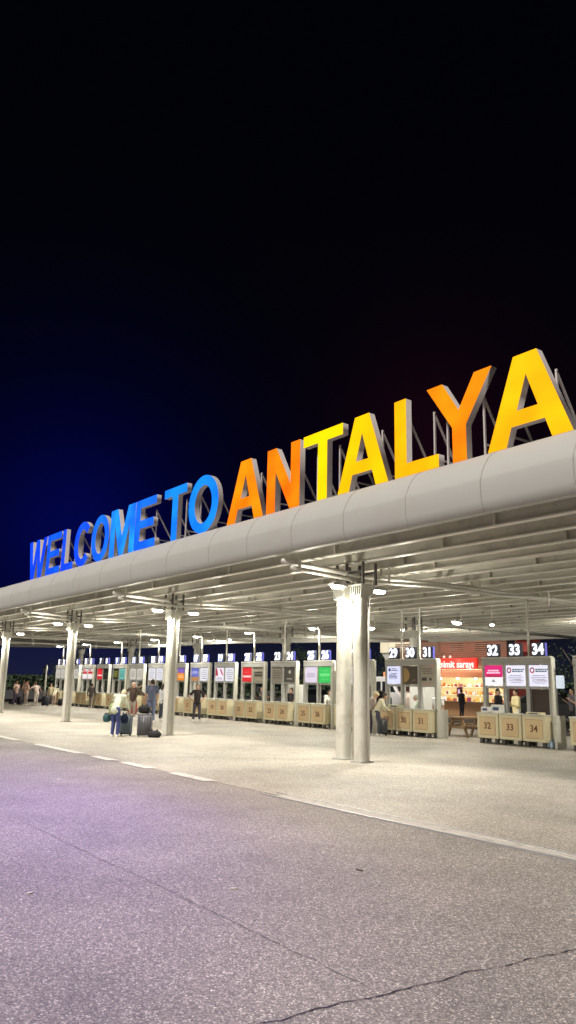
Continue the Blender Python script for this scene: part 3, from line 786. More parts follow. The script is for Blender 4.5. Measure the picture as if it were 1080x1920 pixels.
# things on the counters
def carton(x, y, z, w, d, h, rgb, label, name='carton', grp='things lying on the counters'):
    t = thing(name, label, 'box', (x, y, z), random.uniform(-.1, .1), grp)
    MB().box(-w/2, w/2, -d/2, d/2, 0, h, .008).build('box_body', hard(rgb), t)
    MB().box(-w*.3, w*.3, -d/2-.003, -d/2-.0005, h*.3, h*.7).build('print', hard((60, 80, 130)), t)
carton(-16.05, 19.75, .932, .28, .2, .17, (235, 235, 235), 'white box with blue print at the left end of counter 32')
carton(-15.65, 19.78, .932, .34, .22, .24, (230, 230, 228), 'taller white box with blue print on counter 32')
carton(-14.25, 19.72, .932, .5, .25, .07, (225, 215, 180), 'low cream tray lying on counter 34')
carton(-20.0, 19.75, .932, .55, .25, .10, (225, 225, 190), 'pale tray lying on counter 30')
for x, l in ((-13.98, 'blue shrink wrapped bottle pack under counter 34'), (-12.55+.2, 'blue shrink wrapped bottle pack under the rightmost counters'), (-13.55, 'bottle pack on the ground by the picnic bench at right edge')):
    t = thing('bottle_pack', l, 'bottles', (x, 19.9 if x < -13.6 else 20.9, .008), 0, 'packs of water bottles on the ground')
    b = MB()
    nn = 4
    for i in range(nn):
        for j in range(3):
            b.lathe([(.034, 0), (.036, .06), (.03, .1), (.036, .14), (.012, .2), (.012, .22)], (-.12+i*.08, -.08+j*.08, 0), 10)
    b.build('bottles', M['bottle'], t, True)
    b = MB()
    for i in range(nn):
        for j in range(3): b.lathe([(.015, .22), (.015, .24)], (-.12+i*.08, -.08+j*.08, 0), 8)
    b.build('caps', hard((40, 90, 190)), t)
# upright fridge seen behind counter 30
t = thing('fridge', 'white upright fridge behind counter 30', 'fridge', (-20.3, 21.4, 0))
MB().box(-.35, .35, -.3, .3, .05, 1.72, .02).build('cabinet', M['white'], t)
MB().box(-.33, .33, -.335, -.302, .1, 1.68, .01).build('door', M['white'], t)
MB().box(.24, .26, -.37, -.337, .7, 1.2, .005).build('handle', M['silver'], t)
t = thing('fridge', 'white cabinet standing behind counter 24', 'fridge', (-27.55, 21.2, 0))
MB().box(-.3, .3, -.3, .3, .05, 1.65, .02).build('cabinet', M['white'], t)
MB().box(-.28, .28, -.335, -.302, .1, 1.6, .01).build('door', M['white'], t)
MB().box(.2, .22, -.37, -.337, .7, 1.2, .005).build('handle', M['silver'], t)

# ------------------------------------------------------------------ picnic tables
def picnic(loc, rz, label):
    t = thing('picnic_table', label, 'table', loc, rz, 'wooden picnic tables behind the kiosks')
    b = MB()
    for i in range(5): b.box(-.7, .7, -.33+i*.135, -.33+i*.135+.12, .64, .68)
    b.build('tabletop', M['wood'], t)
    for sy in (-1, 1):
        b = MB(); b.box(-.7, .7, sy*.58-.12, sy*.58+.12, .38, .42); b.build('bench_seat', M['wood'], t)
    for sx in (-.5, .5):
        for sy in (-1, 1):
            b = MB(); b.bar((sx+.02, sy*.22, .64), (sx+.02, sy*.56, .012), .05, .09); b.build('leg', M['wood'], t)
        b = MB(); b.box(sx-.05, sx-.01, -.68, .68, .29, .378); b.box(sx-.05, sx-.01, -.3, .3, .55, .638); b.build('crossbar', M['wood'], t)
    return t
pt = picnic((-18.75+.15, 21.9, 0), R(78), 'wooden picnic table between counters 31 and 32')
dup(pt, (-13.55, 21.9, 0), R(10), 'wooden picnic table at the right edge behind counter 34')
dup(pt, (-24.0+1.0, 21.9, 0), R(70), 'wooden picnic table mostly hidden by the nearest column')
tb = thing('bottle', 'small white bottle standing on the picnic table at right', 'bottle', (-13.85, 21.75, .68))
MB().lathe([(.03, 0), (.03, .12), (.012, .16), (.012, .2)], n=12).build('flask', M['white'], tb, True)
MB().lathe([(.016, .2), (.016, .225)], n=10).build('cap', hard((200, 200, 200)), tb)

# ------------------------------------------------------------------ snack shop
SY = 38.0
shop = thing('snack_shop', 'brightly lit red snack shop with orange awning behind the kiosks', 'shop', (0, SY, 0))
sx0, sx1 = -38.2, -29.2
MB().box(sx0, sx1, 3.0, 3.2, 0, 3.2).build('back_wall', lit((255, 225, 160), .85), shop)  # wall glows on its own to stand in for shop lighting
MB().box(sx0, sx0+.15, 0, 3, 0, 3.2).build('side_wall', M['redwall'], shop)
MB().box(sx1-.15, sx1, 0, 3, 0, 3.2).build('side_wall', M['redwall'], shop)
MB().box(sx0, sx1, -.1, 3.2, 3.25, 3.9).build('lintel', M['redwall'], shop)
MB().box(sx0+.15, sx1-.15, .02, 2.98, 2.85, 2.9).build('ceiling', M['white'], shop)
b = MB()
for i in range(14): b.box(sx0-.1, sx1+.1, -.22, -.12, 2.86+i*.12, 2.86+i*.12+.085)
b.build('louvres', M['brownwall'], shop)
o = MB().box(-34.9, -31.2, -.42, -.24, 2.84, 3.50, .03).build('shop_sign', emit('sign_red', (200, 35, 28), .75*K, base=(.4, .03, .02)), shop)
b = MB(); b.text('simit sarayı', .60, (-32.72, -.43, 3.10), off=.018, depth=.02, sx=.98); b.build('lettering', lit((255, 225, 215), 1.5), o)
b = MB(); b.ell((-33.75, -.43, 3.58), (.10, .04, .09)); b.ell((-33.25, -.43, 3.58), (.10, .04, .09)); b.build('lettering', lit((255, 190, 175), 1.4), o)
# awning
b = MB(); b.prism([(-.2, 2.80), (-.2, 2.74), (-1.3, 2.36), (-1.3, 2.62)], sx0-.1, sx1+.1, 'x'); b.build('awning', M['awning'], shop)
b = MB(); b.box(sx0-.1, sx1+.1, -1.34, -1.302, 2.3, 2.62); b.build('valance', M['awning'], shop)
b = MB(); b.bar((-34.3, -.5, 2.2), (-32.9, -1.5, 2.95), .03); b.build('awning_arm', M['darksteel'], shop)
# counter and display
o = MB().box(sx0+.4, sx1-.4, .35, 1.0, 0, .85, .01).build('shop_counter', mat('counter_wood', (.38, .23, .12), .5, var=.15), shop)
MB().box(sx0+.35, sx1-.35, .3, 1.05, .852, .89).build('counter_slab', M['framelight'], o)
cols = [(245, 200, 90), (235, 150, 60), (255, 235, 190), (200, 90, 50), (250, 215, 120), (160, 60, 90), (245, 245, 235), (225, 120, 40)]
for r_ in range(2):
    b = MB(); b.box(sx0+.5, sx1-.5, 2.6, 2.98, 1.25+r_*.5, 1.28+r_*.5); b.build('shelf', M['white'], shop)
for ci, c in enumerate(cols):
    b = MB(); rnd = random.Random(ci)
    for k in range(34):
        x = rnd.uniform(sx0+.7, sx1-.7); row = rnd.choice((0, 1, 2))
        if row == 2: z, y = .892, rnd.uniform(.45, .8)
        else: z, y = 1.282+row*.5, rnd.uniform(2.68, 2.85)
        w, h = rnd.uniform(.05, .14), rnd.uniform(.08, .26)
        if k % 2: b.box(x-w, x+w, y-.05, y+.05, z, z+h, .01)
        else: b.lathe([(w*.6, 0), (w*.9, h*.3), (w*.8, h*.8), (w*.3, h)], (x, y, z), 10)
    tag(b.build('shop_goods', lit(c, .9), shop), kind='stuff')  # goods glow too, brightness put into their colour
o = MB().box(-32.0, -31.0, 2.5, 2.56, 1.5, 2.4).build('poster', lit((255, 225, 160), 1), shop)
MB().ell((-31.5, 2.49, 1.95), (.3, .02, .32)).build('print', lit((225, 130, 50), 1), o)
o = MB().box(-33.25, -32.8, .1, .14, 1.15, 1.75).build('menu_board', hard((110, 30, 80)), shop)
MB().box(-33.15, -32.95, .09, .098, 1.35, 1.6).build('print', lit((240, 200, 230), .9), o)
for i in range(7):
    x = sx0+1.2+i*1.45
    o = MB().lathe([(.14, 0), (.09, .1), (.02, .14)], (x, 1.2, 2.3), 14).build('shop_lamp', M['white'], shop)
    MB().ell((x, 1.2, 2.29), (.08, .08, .06)).build('bulb', lampface, o, True)
add_light((-36, SY+1.2, 2.15), 50, (1, .78, .48)); add_light((-33, SY+1.2, 2.15), 50, (1, .78, .48)); add_light((-30, SY+1.2, 2.15), 50, (1, .78, .48))
add_light((-33, SY-.9, 3.35), 7, (1, .25, .18)); add_light((-30, SY-1.8, 3.6), 7, (1, .16, .10))
# red upper building
rb = thing('red_building', 'dark red clad building rising behind the snack shop', 'building', (0, 41.4, 0))
MB().box(-37.5, -30.2, 0, 1.2, 0, 6.4).build('wall', M['redwall'], rb)
for i in range(3):
    x = -36.6+i*2.1
    o = MB().box(x, x+1.3, -.06, -.005, 4.05, 5.0).build('window', M['brownwall'], rb)
    MB().box(x+.08, x+1.22, -.075, -.065, 4.13, 4.92).build('pane', M['glass'], o)
MB().box(-37.6, -30.1, -.5, -.01, 5.2, 5.5).build('cornice', M['redwall'], rb)
# pale raised cabin left of it
cb = thing('raised_cabin', 'pale panelled box with sloping underside above number sign 29', 'cabin', (-40.6, 40.0, 0))
b = MB(); b.box(-1.5, 1.8, 0, 2.5, 4.1, 5.9); b.build('wall', M['beigewall'], cb)
b = MB(); b.prism([(-1.5, 4.098), (1.8, 4.098), (1.8, 3.65), (-1.1, 3.65)], .1, 2.4, 'y'); b.build('underside', M['frame'], cb)
for x in (-.7, .1, .9): MB().box(x, x+.03, -.012, -.001, 4.15, 5.85).build('batten', M['frame'], cb)
MB().box(1.2, 1.5, -.05, -.002, 4.3, 5.8).build('light_strip', lit((255, 245, 220), .9), cb)
for x in (-.9, 1.3): MB().box(x, x+.2, 1, 1.2, 0, 3.648).build('leg', M['darksteel'], cb)
add_light((-40.3, 37.5, 4.6), 45)
# white lit box sign at right behind counter 34
t = thing('light_box', 'white lit box on a post right of kiosk 34', 'sign', (-18.0, 26.2, 0))
MB().box(-.28, .34, -.12, .12, 1.72, 2.2, .02).build('lit_box', lit((225, 235, 245), .9), t)
MB().box(.0, .07, -.03, .03, .01, 1.718).build('post', M['frame'], t)
# parking sign at left
t = thing('road_sign', 'pale post with a small dark board beside the seated crowd', 'sign', (-51.5, 18.6, 0))
MB().tube([(0, 0, .01), (0, 0, 2.58)], .055, 12).build('post', M['column'], t, True)
o = MB().box(-.62, -.1, -.03, .03, 1.85, 2.5, .02).build('board', hard((40, 45, 60)), t)
MB().box(-.48, -.24, -.036, -.0305, 2.05, 2.32).build('symbol', hard((130, 135, 150)), o)

# ------------------------------------------------------------------ vehicles
def car(loc, rz, rgb, label, van=False):
    t = thing('parked_van' if van else 'parked_car', label, 'van' if van else 'car', loc, rz, None if van else 'cars parked behind the kiosks')
    if van: pr = [(-2.4,.35),(-2.45,1.0),(-2.4,2.15),(-2.2,2.3),(1.5,2.3),(2.1,1.35),(2.5,1.05),(2.55,.4)]
    else: pr = [(-2.1,.35),(-2.15,.75),(-2.05,.95),(-1.75,1.0),(-1.3,1.38),(-.9,1.45),(.3,1.45),(.6,1.38),(1.15,.98),(1.9,.85),(2.1,.7),(2.12,.35)]
    b = MB(); b.prism(pr, -.84, .84, 'y'); o = b.build('body', hard(rgb, .25), t)
    md = o.modifiers.new('b', 'BEVEL'); md.width = .06; md.segments = 3; md.limit_method = 'ANGLE'
    for sy in (-1, 1):
        b = MB()
        if van:
            for a in (-2.1, -1.2, -.3): b.prism([(a, 1.35), (a+.8, 1.35), (a+.8, 2.0), (a, 2.0)], sy*.84, sy*.852, 'y')
            b.prism([(.65, 1.35), (1.95, 1.35), (1.45, 2.0), (.65, 2.0)], sy*.84, sy*.852, 'y')
        else:
            b.prism([(-1.5, 1.0), (-.25, 1.0), (-.25, 1.36), (-1.15, 1.33)], sy*.84, sy*.852, 'y'); b.prism([(-.18, 1.0), (1.0, 1.0), (.55, 1.32), (-.18, 1.36)], sy*.84, sy*.852, 'y')
        b.build('side_windows', M['glass'], t)
    b = MB()
    if van: b.quad((1.56, -.7, 2.24), (1.56, .7, 2.24), (2.12, .75, 1.38), (2.12, -.75, 1.38))
    else: b.quad((.66, -.65, 1.37), (.66, .65, 1.37), (1.16, .7, 1.01), (1.16, -.7, 1.01))
    b.build('windscreen', M['glass'], t, offset=(.03, 0, .03))
    for wx in (-1.35, 1.35):
        for sy in (-1, 1):
            b = MB(); b.tube([(wx, sy*.68, .32), (wx, sy*.88, .32)], .32, 20); o = b.build('wheel', M['tyre'], t)
            b = MB(); b.tube([(wx, sy*.881, .32), (wx, sy*.89, .32)], .2, 16); b.build('rim', M['silver'], o)
    fx = pr[-1][0]
    for sy in (-.6, .6):
        MB().ell((fx-.02, sy, .68), (.05, .16, .07)).build('headlight', M['white'], t, True)
    return t
c1 = car((-41.5, 40, 0), R(95), (60, 62, 68), 'dark grey car seen through the gap right of kiosk 22')
for p, r_, l in (((-45.5, 41, 0), R(88), 'dark car seen between kiosks 20 and 21'), ((-37.3, 34.5, 0), R(80), 'dark car seen between kiosks 24 and 25'),
                 ((-24.2, 35.0, 0), R(20), 'dark car parked beyond the lit box at right'), ((-50, 40, 0), R(92), 'dark car seen between kiosks 16 and 18')):
    dup(c1, p, r_, l)
car((-37.8, 36.4, 0), R(-4), (205, 205, 205), 'white minibus behind the nearest column', van=True)

# ------------------------------------------------------------------ trees
def tree(loc, label, h=5.5, seed=0):
    rnd = random.Random(seed)
    t = thing('tree', label, 'tree', loc, 0, 'dark trees beyond the canopy')
    b = MB(); b.tube([(0, 0, 0), (.05, 0, h*.2), (0, .05, h*.42)], .16, 10, .1); lim = []
    for k in range(7):
        a = k*2.4; e = Vector((math.cos(a)*h*.22, math.sin(a)*h*.22, h*(.55+.05*k))); lim.append(e)
        b.tube([(0, 0, h*(.3+.02*k)), e*.5+Vector((0, 0, h*.2)), e], .07, 7, .025)
    b.build('trunk', M['bark'], t, True)
    b = MB()
    for k in range(26):
        c = rnd.choice(lim)+Vector((rnd.gauss(0, .5), rnd.gauss(0, .5), rnd.gauss(.1, .5)))
        for j in range(75):
            d = Vector((rnd.gauss(0, 1), rnd.gauss(0, 1), rnd.gauss(0, 1))).normalized()*rnd.random()**.5*.62
            p = c+d; u = Vector((rnd.gauss(0, 1), rnd.gauss(0, 1), rnd.gauss(0, 1))).normalized()*.07; v = u.cross(Vector((rnd.random(), rnd.random(), 1))).normalized()*.04
            b.quad(p-u, p+v, p+u, p-v)
    b.build('crown', M['leaf'], t, recalc=False)
    return t
t0 = tree((-24.6, 38.5, 0), 'dark tree beyond the lit box at the right edge', 5.2, 1)
for p, s, r_, l in (((-66, 26, 0), .8, 1, 'dark tree just left of the first kiosk'), ((-46, 46, 0), 1.1, 2, 'dark tree in the gap between kiosks 22 and 23'), ((-60, 47, 0), 1.0, 3, 'dark tree behind the purple and orange screens'),
                    ((-80, 40, 0), .95, 4, 'dark tree beyond the seated crowd at left'), ((-76, 33, 0), .7, 2.2, 'small dark tree behind the road sign'), ((-52, 52, 0), .9, 5, 'dark tree between kiosks 18 and 19'), ((-41.5, 45, 0), .75, .5, 'dark tree beside the pale raised cabin')):
    dup(t0, p, r_, l, s)
# added dark hedge, hides ground that the sun would brighten
b = MB(); rnd = random.Random(5)
for k in range(9000):
    x = rnd.uniform(-130, -20); y = 56+rnd.uniform(-1, 1)-max(0, -x-75)*.35; z = rnd.random()**.7*2.3
    p = Vector((x, y, z)); u = Vector((rnd.gauss(0, 1), rnd.gauss(0, 1), rnd.gauss(0, 1))).normalized()*.28; v = u.cross(Vector((rnd.random(), rnd.random(), 1))).normalized()*.2
    b.quad(p-u, p+v, p+u, p-v)
tag(b.build('hedge', M['leaf'], recalc=False), 'long dark hedge added to screen off the ground beyond the kiosks', 'hedge', kind='stuff')

# ------------------------------------------------------------------ people
V = Vector
STAND = dict(pelvis=(0, 0, .53), chest=(0, .01, .735), neck=(0, .0, .855), head=(0, .015, .925),
             eL=(-.03, -.01, -.185), wL=(-.025, .03, -.335), eR=(.03, -.01, -.185), wR=(.025, .03, -.335),
             kL=(-.055, .01, .285), aL=(-.06, -.01, .05), kR=(.055, .01, .285), aR=(.06, -.01, .05))
def P_(**k): d = dict(STAND); d.update(k); return d
POSES = dict(
  stand=STAND,
  hips=P_(eL=(-.135, -.03, -.13), wL=(-.04, .05, -.235), eR=(.135, -.03, -.13), wR=(.04, .05, -.235), kL=(-.075, .02, .285), aL=(-.09, 0, .05), kR=(.07, .02, .285), aR=(.085, 0, .05)),
  walk=P_(kL=(-.05, .09, .29), aL=(-.055, .11, .055), kR=(.05, -.02, .285), aR=(.055, -.13, .075), eL=(-.035, -.07, -.17), wL=(-.03, -.05, -.32), eR=(.035, .04, -.18), wR=(.03, .12, -.3)),
  bend=P_(pelvis=(0, -.05, .53), chest=(0, .09, .70), neck=(0, .18, .78), head=(0, .235, .83), eL=(-.03, .04, -.17), wL=(-.02, .12, -.27), eR=(.04, .06, -.16), wR=(.03, .16, -.25)),
  reach=P_(pelvis=(0, -.02, .53), chest=(0, .06, .72), neck=(0, .10, .84), head=(0, .13, .91), eL=(-.14, .06, -.09), wL=(-.25, .10, -.17), eR=(.14, .06, -.09), wR=(.25, .10, -.17)),
  fold=P_(eL=(-.035, .03, -.17), wL=(.05, .14, -.12), eR=(.035, .03, -.17), wR=(-.05, .14, -.14)),
  phone=P_(eL=(-.04, .02, -.17), wL=(.02, .13, -.08), eR=(.03, .0, -.185), wR=(.01, .12, -.12)),
  lean=P_(pelvis=(0, -.04, .53), chest=(0, .05, .72), neck=(0, .11, .83), head=(0, .15, .895), eL=(-.02, .08, -.15), wL=(0, .2, -.22), eR=(.02, .08, -.15), wR=(.0, .2, -.22)),
  up=P_(eR=(.10, .03, .05), wR=(.02, .07, .15), eL=(-.04, .02, -.17), wL=(.02, .12, -.1)),
)
def person(loc, face, h, pose, top, legs, label, hair=(35, 25, 20), shoes=(225, 220, 215), sleeves='short', hairlen=0, hat=None, fine=False, skirt=False, group='people under the canopy'):
    t = thing('person', label, 'person', loc, math.atan2(-face[0], face[1]), group)
    J = {k: V(v)*h for k, v in POSES[pose].items()}
    vx = .0075 if fine else .012
    sh = {s: J['chest']+V((s*.105*h, 0, .075*h)) for s in (-1, 1)}
    def J_(a, s): return J[a+('L' if s < 0 else 'R')]
    ew = {s: (sh[s]+J_('e', s), sh[s]+J_('w', s)) for s in (-1, 1)}
    hips = {s: J['pelvis']+V((s*.052*h, 0, -.015*h)) for s in (-1, 1)}
    ax = (J['neck']-J['pelvis']).normalized()
    b = MB()
    b.cap(J['pelvis'], J['chest'], .082*h, .088*h); b.cap(sh[-1]*.9+J['chest']*.1, sh[1]*.9+J['chest']*.1, .042*h, .042*h)
    b.cap(J['chest']+V((0, 0, .05*h)), J['neck'], .05*h, .033*h); b.cap(J['neck'], J['head'], .033*h, .04*h)
    hd = J['head']; hp = math.atan2((hd-J['neck']).y, (hd-J['neck']).z)
    q = Matrix.Rotation(-min(hp, .9)*.6, 3, 'X')
    b.ell(hd+q @ V((0, -.004*h, .012*h)), (.047*h, .057*h, .066*h)); b.ell(hd+q @ V((0, .018*h, -.03*h)), (.034*h, .036*h, .034*h))
    b.cap(hd+q @ V((0, .05*h, .012*h)), hd+q @ V((0, .063*h, -.010*h)), .006*h, .010*h)
    for s in (-1, 1): b.ell(hd+q @ V((s*.049*h, -.004*h, 0)), (.008*h, .014*h, .02*h))
    for s in (-1, 1):
        e, w = ew[s]
        b.cap(sh[s], e, .031*h, .024*h); b.cap(e, w, .024*h, .016*h)
        d = (w-e).normalized(); side = d.cross(V((0, 1, 0)) if abs(d.y) < .9 else V((0, 0, 1))).normalized(); nrm = side.cross(d).normalized()
        pc = w+d*.045*h
        b.cap(w, pc, .015*h, .017*h); b.cap(pc-side*.012*h, pc+side*.012*h, .012*h, .012*h)
        for i, (o_, l_) in enumerate(((-.018, .038), (-.006, .045), (.006, .042), (.017, .033))):
            r_ = pc+side*o_*h+d*.008*h; m_ = r_+d*l_*.55*h+side*o_*.2*h; e_ = m_+d*l_*.4*h+nrm*.014*h
            b.cap(r_, m_, .0058*h, .0054*h, 8); b.cap(m_, e_, .0054*h, .0046*h, 8)
        th = w+d*.02*h-side*.014*h
        b.cap(th, th-side*.02*h+d*.022*h, .0068*h, .006*h, 8); b.cap(th-side*.02*h+d*.022*h, th-side*.02*h+d*.042*h+nrm*.01*h, .006*h, .005*h, 8)
        k, a = J_('k', s), J_('a', s)
        b.cap(hips[s], k, .052*h, .033*h); b.cap(k, k*.65+a*.35+V((0, -.008*h, 0)), .033*h, .03*h); b.cap(k*.65+a*.35+V((0, -.008*h, 0)), a, .03*h, .02*h)
        b.cap(a+V((0, -.012*h, -.022*h)), a+V((s*.006*h, .075*h, -.03*h)), .02*h, .014*h)
    b.build('body', M['skin'], t, voxel=vx, sm=3)
    # top
    b = MB()
    b.cap(J['pelvis']+ax*-.01*h, J['chest'], .092*h, .098*h); b.cap(J['pelvis']+V((-.03*h, 0, -.02*h)), J['pelvis']+V((.03*h, 0, -.02*h)), .078*h, .078*h)
    b.cap(sh[-1], sh[1], .048*h, .048*h); b.cap(J['chest']+V((0, 0, .05*h)), J['chest']+(J['neck']-J['chest'])*.75, .062*h, .046*h)
    for s in (-1, 1):
        e, w = ew[s]
        if sleeves == 'long': b.cap(sh[s], e, .04*h, .032*h); b.cap(e, e+(w-e)*.92, .032*h, .024*h)
        else: b.cap(sh[s], sh[s]+(e-sh[s])*.6, .041*h, .038*h)
    b.build('top', cloth(top), t, voxel=.012, sm=4)
    b = MB()
    b.cap(J['pelvis']+V((-.025*h, 0, 0)), J['pelvis']+V((.025*h, 0, 0)), .08*h, .08*h)
    for s in (-1, 1):
        k, a = J_('k', s), J_('a', s)
        b.cap(hips[s], k, .062*h, .044*h)
        if legs is not None and not skirt: b.cap(k, a+V((0, 0, .01*h)), .043*h, .034*h)
    b.build('skirt' if skirt else 'trousers', cloth(legs), t, voxel=.012, sm=4)
    for s in (-1, 1):
        a = J_('a', s); b = MB()
        b.cap(a+V((0, -.02*h, -.020*h)), a+V((s*.006*h, .08*h, -.028*h)), .027*h, .021*h)
        b.box(a.x-.024*h, a.x+.026*h, a.y-.046*h, a.y+.105*h, a.z-.05*h, a.z-.038*h)
        b.build('shoe', cloth(shoes, .6), t, voxel=.01, sm=2)
    b = MB()
    if hat:
        b.ell(hd+q @ V((0, -.004*h, .04*h)), (.056*h, .066*h, .05*h)); b.cap(hd+q @ V((-.02*h, .06*h, .035*h)), hd+q @ V((.02*h, .06*h, .035*h)), .022*h, .022*h)
        b.build('hat', cloth(hat), t, voxel=.01, sm=3)
        b = MB()
    b.ell(hd+q @ V((0, -.016*h, .026*h)), (.053*h, .058*h, .058*h))
    b.ell(hd+q @ V((0, -.028*h, -.005*h)), (.05*h, .042*h, .05*h))
    if hairlen: b.cap(hd+q @ V((0, -.04*h, -.01*h)), hd+V((0, -.045*h, -hairlen*h)), .042*h, .03*h)
    b.build('hair', cloth(hair, .6), t, voxel=.009, sm=3)
    for s in (-1, 1):
        MB().ell(hd+q @ V((s*.018*h, .052*h, .008*h)), (.006*h, .004*h, .004*h), n=8).build('eye', M['eye'], t)
    MB().ell(hd+q @ V((0, .053*h, -.033*h)), (.014*h, .004*h, .004*h), n=8).build('mouth', cloth((150, 70, 65)), t)
    return t
def to_cam(x, y): d = V((-x, -y)).normalized(); return (d.x, d.y)
person((-30.36, 17.81, 0), to_cam(-30.4, 17.8), 1.56, 'hips', (45, 35, 38), (70, 66, 74), 'man in dark patterned shirt standing alone with hands on hips', fine=True)
person((-22.12, 10.22, 0), (-.55, .85), 1.5, 'bend', (205, 212, 190), (62, 72, 125), 'stooping person in pale top and blue jeans among the luggage', hair=(190, 175, 150), hairlen=.06, sleeves='long', fine=True)
person((-32.8, 15.9, 0), to_cam(-33, 16), 1.62, 'reach', (78, 62, 55), (150, 140, 130), 'person in brown top spreading both arms behind the stooping one', hair=(210, 200, 190), sleeves='long', fine=True)
person((-29.6, 15.2, 0), (-.9, .4), 1.74, 'stand', (92, 98, 122), (110, 120, 150), 'man in slate blue shirt and white cap, back to the camera', hat=(235, 232, 230), fine=True)
person((-31.3, 16.6, 0), (-.2, 1), 1.55, 'stand', (190, 190, 195), (60, 62, 72), 'person in pale grey top half hidden left of the slate shirted man', hair=(50, 38, 30), hairlen=.1)
person((-45.71, 19.4, 0), (-.85, .5), 1.46, 'walk', (55, 50, 48), (130, 122, 110), 'man in dark jacket walking towards the far kiosks', sleeves='long', fine=True)
person((-53.3, 17.3, 0), (.9, .3), 1.5, 'phone', (205, 175, 165), (70, 60, 80), 'leftmost of the waiting group, in a pale pink top', hair=(120, 70, 40), hairlen=.14)
person((-52.0, 17.5, 0), (.8, -.5), 1.48, 'fold', (190, 160, 135), (60, 50, 60), 'waiting person in a tan top, second from the left', hair=(90, 50, 30), hairlen=.1)
person((-50.9, 17.2, 0), (.3, -.9), 1.5, 'up', (215, 180, 165), (205, 190, 175), 'waiting person in pink top and pale trousers with raised arm', hair=(130, 75, 45), hairlen=.12)
person((-49.9, 17.5, 0), (-.9, -.3), 1.5, 'reach', (225, 205, 195), (195, 185, 175), 'waiting person in a cream top reaching sideways', hair=(110, 70, 50))
person((-50.9, 18.8, 0), (.6, -.7), 1.38, 'stand', (215, 205, 170), (90, 85, 90), 'person in pale yellow top near the first kiosk', sleeves='long')
person((-49.95, 18.7, 0), (-.6, .7), 1.34, 'bend', (225, 218, 190), (190, 170, 155), 'stooping person in a cream top next to the first kiosk')
person((-20.38, 18.85, 0), (.35, .93), 1.5, 'lean', (170, 158, 150), (72, 70, 82), 'customer in grey top and dark trousers at counter 29', hair=(190, 175, 140), hat=(225, 215, 175), fine=True)
person((-19.95+-.15, 19.02, 0), (.6, .8), 1.46, 'lean', (222, 216, 190), (70, 70, 85), 'customer in cream top reaching onto counter 29', sleeves='long', hair=(60, 45, 35))
person((-31.5, 36.5, 0), (.1, 1), 1.62, 'stand', (48, 45, 48), (55, 55, 68), 'man in dark jacket facing the lit snack shop', sleeves='long', shoes=(40, 40, 40), fine=True)
person((-19.6, 24.8, 0), (1, .2), 1.66, 'stand', (25, 24, 26), (30, 30, 34), 'person in black coat seen through the opening of kiosk 32', sleeves='long', shoes=(30, 30, 30))
person((-18.75, 24.8, 0), (-.4, -1), 1.64, 'fold', (235, 222, 175), (230, 225, 215), 'person in cream clothes seen through the opening of kiosk 32', sleeves='long')
person((-17.95, 25.0, 0), (-.8, -.4), 1.6, 'phone', (190, 180, 105), (90, 85, 90), 'person in yellow shirt seen through the opening of kiosk 33')
person((-20.0, 30.3, 0), (-.4, -.9), 1.75, 'phone', (105, 98, 108), (35, 33, 42), 'person in grey shirt and black trousers near the right edge')
person((-18.95, 20.75, 0), (.1, -1), 1.55, 'stand', (235, 235, 235), (60, 60, 70), 'seller in white shirt behind counter 31', hair=(60, 35, 25))
person((-24.2, 20.8, 0), (-.3, -1), 1.52, 'fold', (240, 238, 238), (60, 60, 70), 'seller in white shirt behind counter 26')
person((-24.55, 21.5, 0), (.3, -1), 1.5, 'stand', (95, 45, 45), (60, 60, 70), 'seller in dark red top behind counter 26', hair=(25, 18, 15), hairlen=.1)
person((-25.05, 20.9, 0), (.8, -.5), 1.5, 'lean', (238, 236, 232), (60, 60, 70), 'seller in white shirt bending behind counter 25', sleeves='long')
person((-19.95, 20.95, 0), (-.9, -.5), 1.42, 'lean', (185, 200, 185), (60, 60, 70), 'seller in pale green top bending behind counter 30', sleeves='long', hair=(150, 150, 140))
person((-29.0, 20.9, 0), (0, -1), 1.55, 'fold', (60, 60, 66), (60, 60, 70), 'seller in dark shirt behind counter 22')
person((-29.95, 21.0, 0), (.3, -1), 1.52, 'phone', (85, 90, 95), (50, 50, 60), 'seller in grey shirt behind counter 21')
person((-27.5+.1, 20.75, 0), (0, -1), 1.5, 'stand', (50, 48, 50), (50, 50, 60), 'seller in black shirt behind counter 23')
person((-38.1, 18.6, 0), (0, 1), 1.6, 'lean', (85, 80, 60), (60, 62, 60), 'customer in olive jacket before the white screened kiosk', sleeves='long')
person((-38.95, 18.9, 0), (.2, 1), 1.62, 'stand', (150, 60, 60), (60, 50, 50), 'customer in red top before the white screened kiosk', hair=(25, 18, 15), hairlen=.1)
person((-34.9, 18.9, 0), (.5, .8), 1.5, 'lean', (190, 190, 205), (80, 90, 120), 'customer in pale top leaning on counter 17')

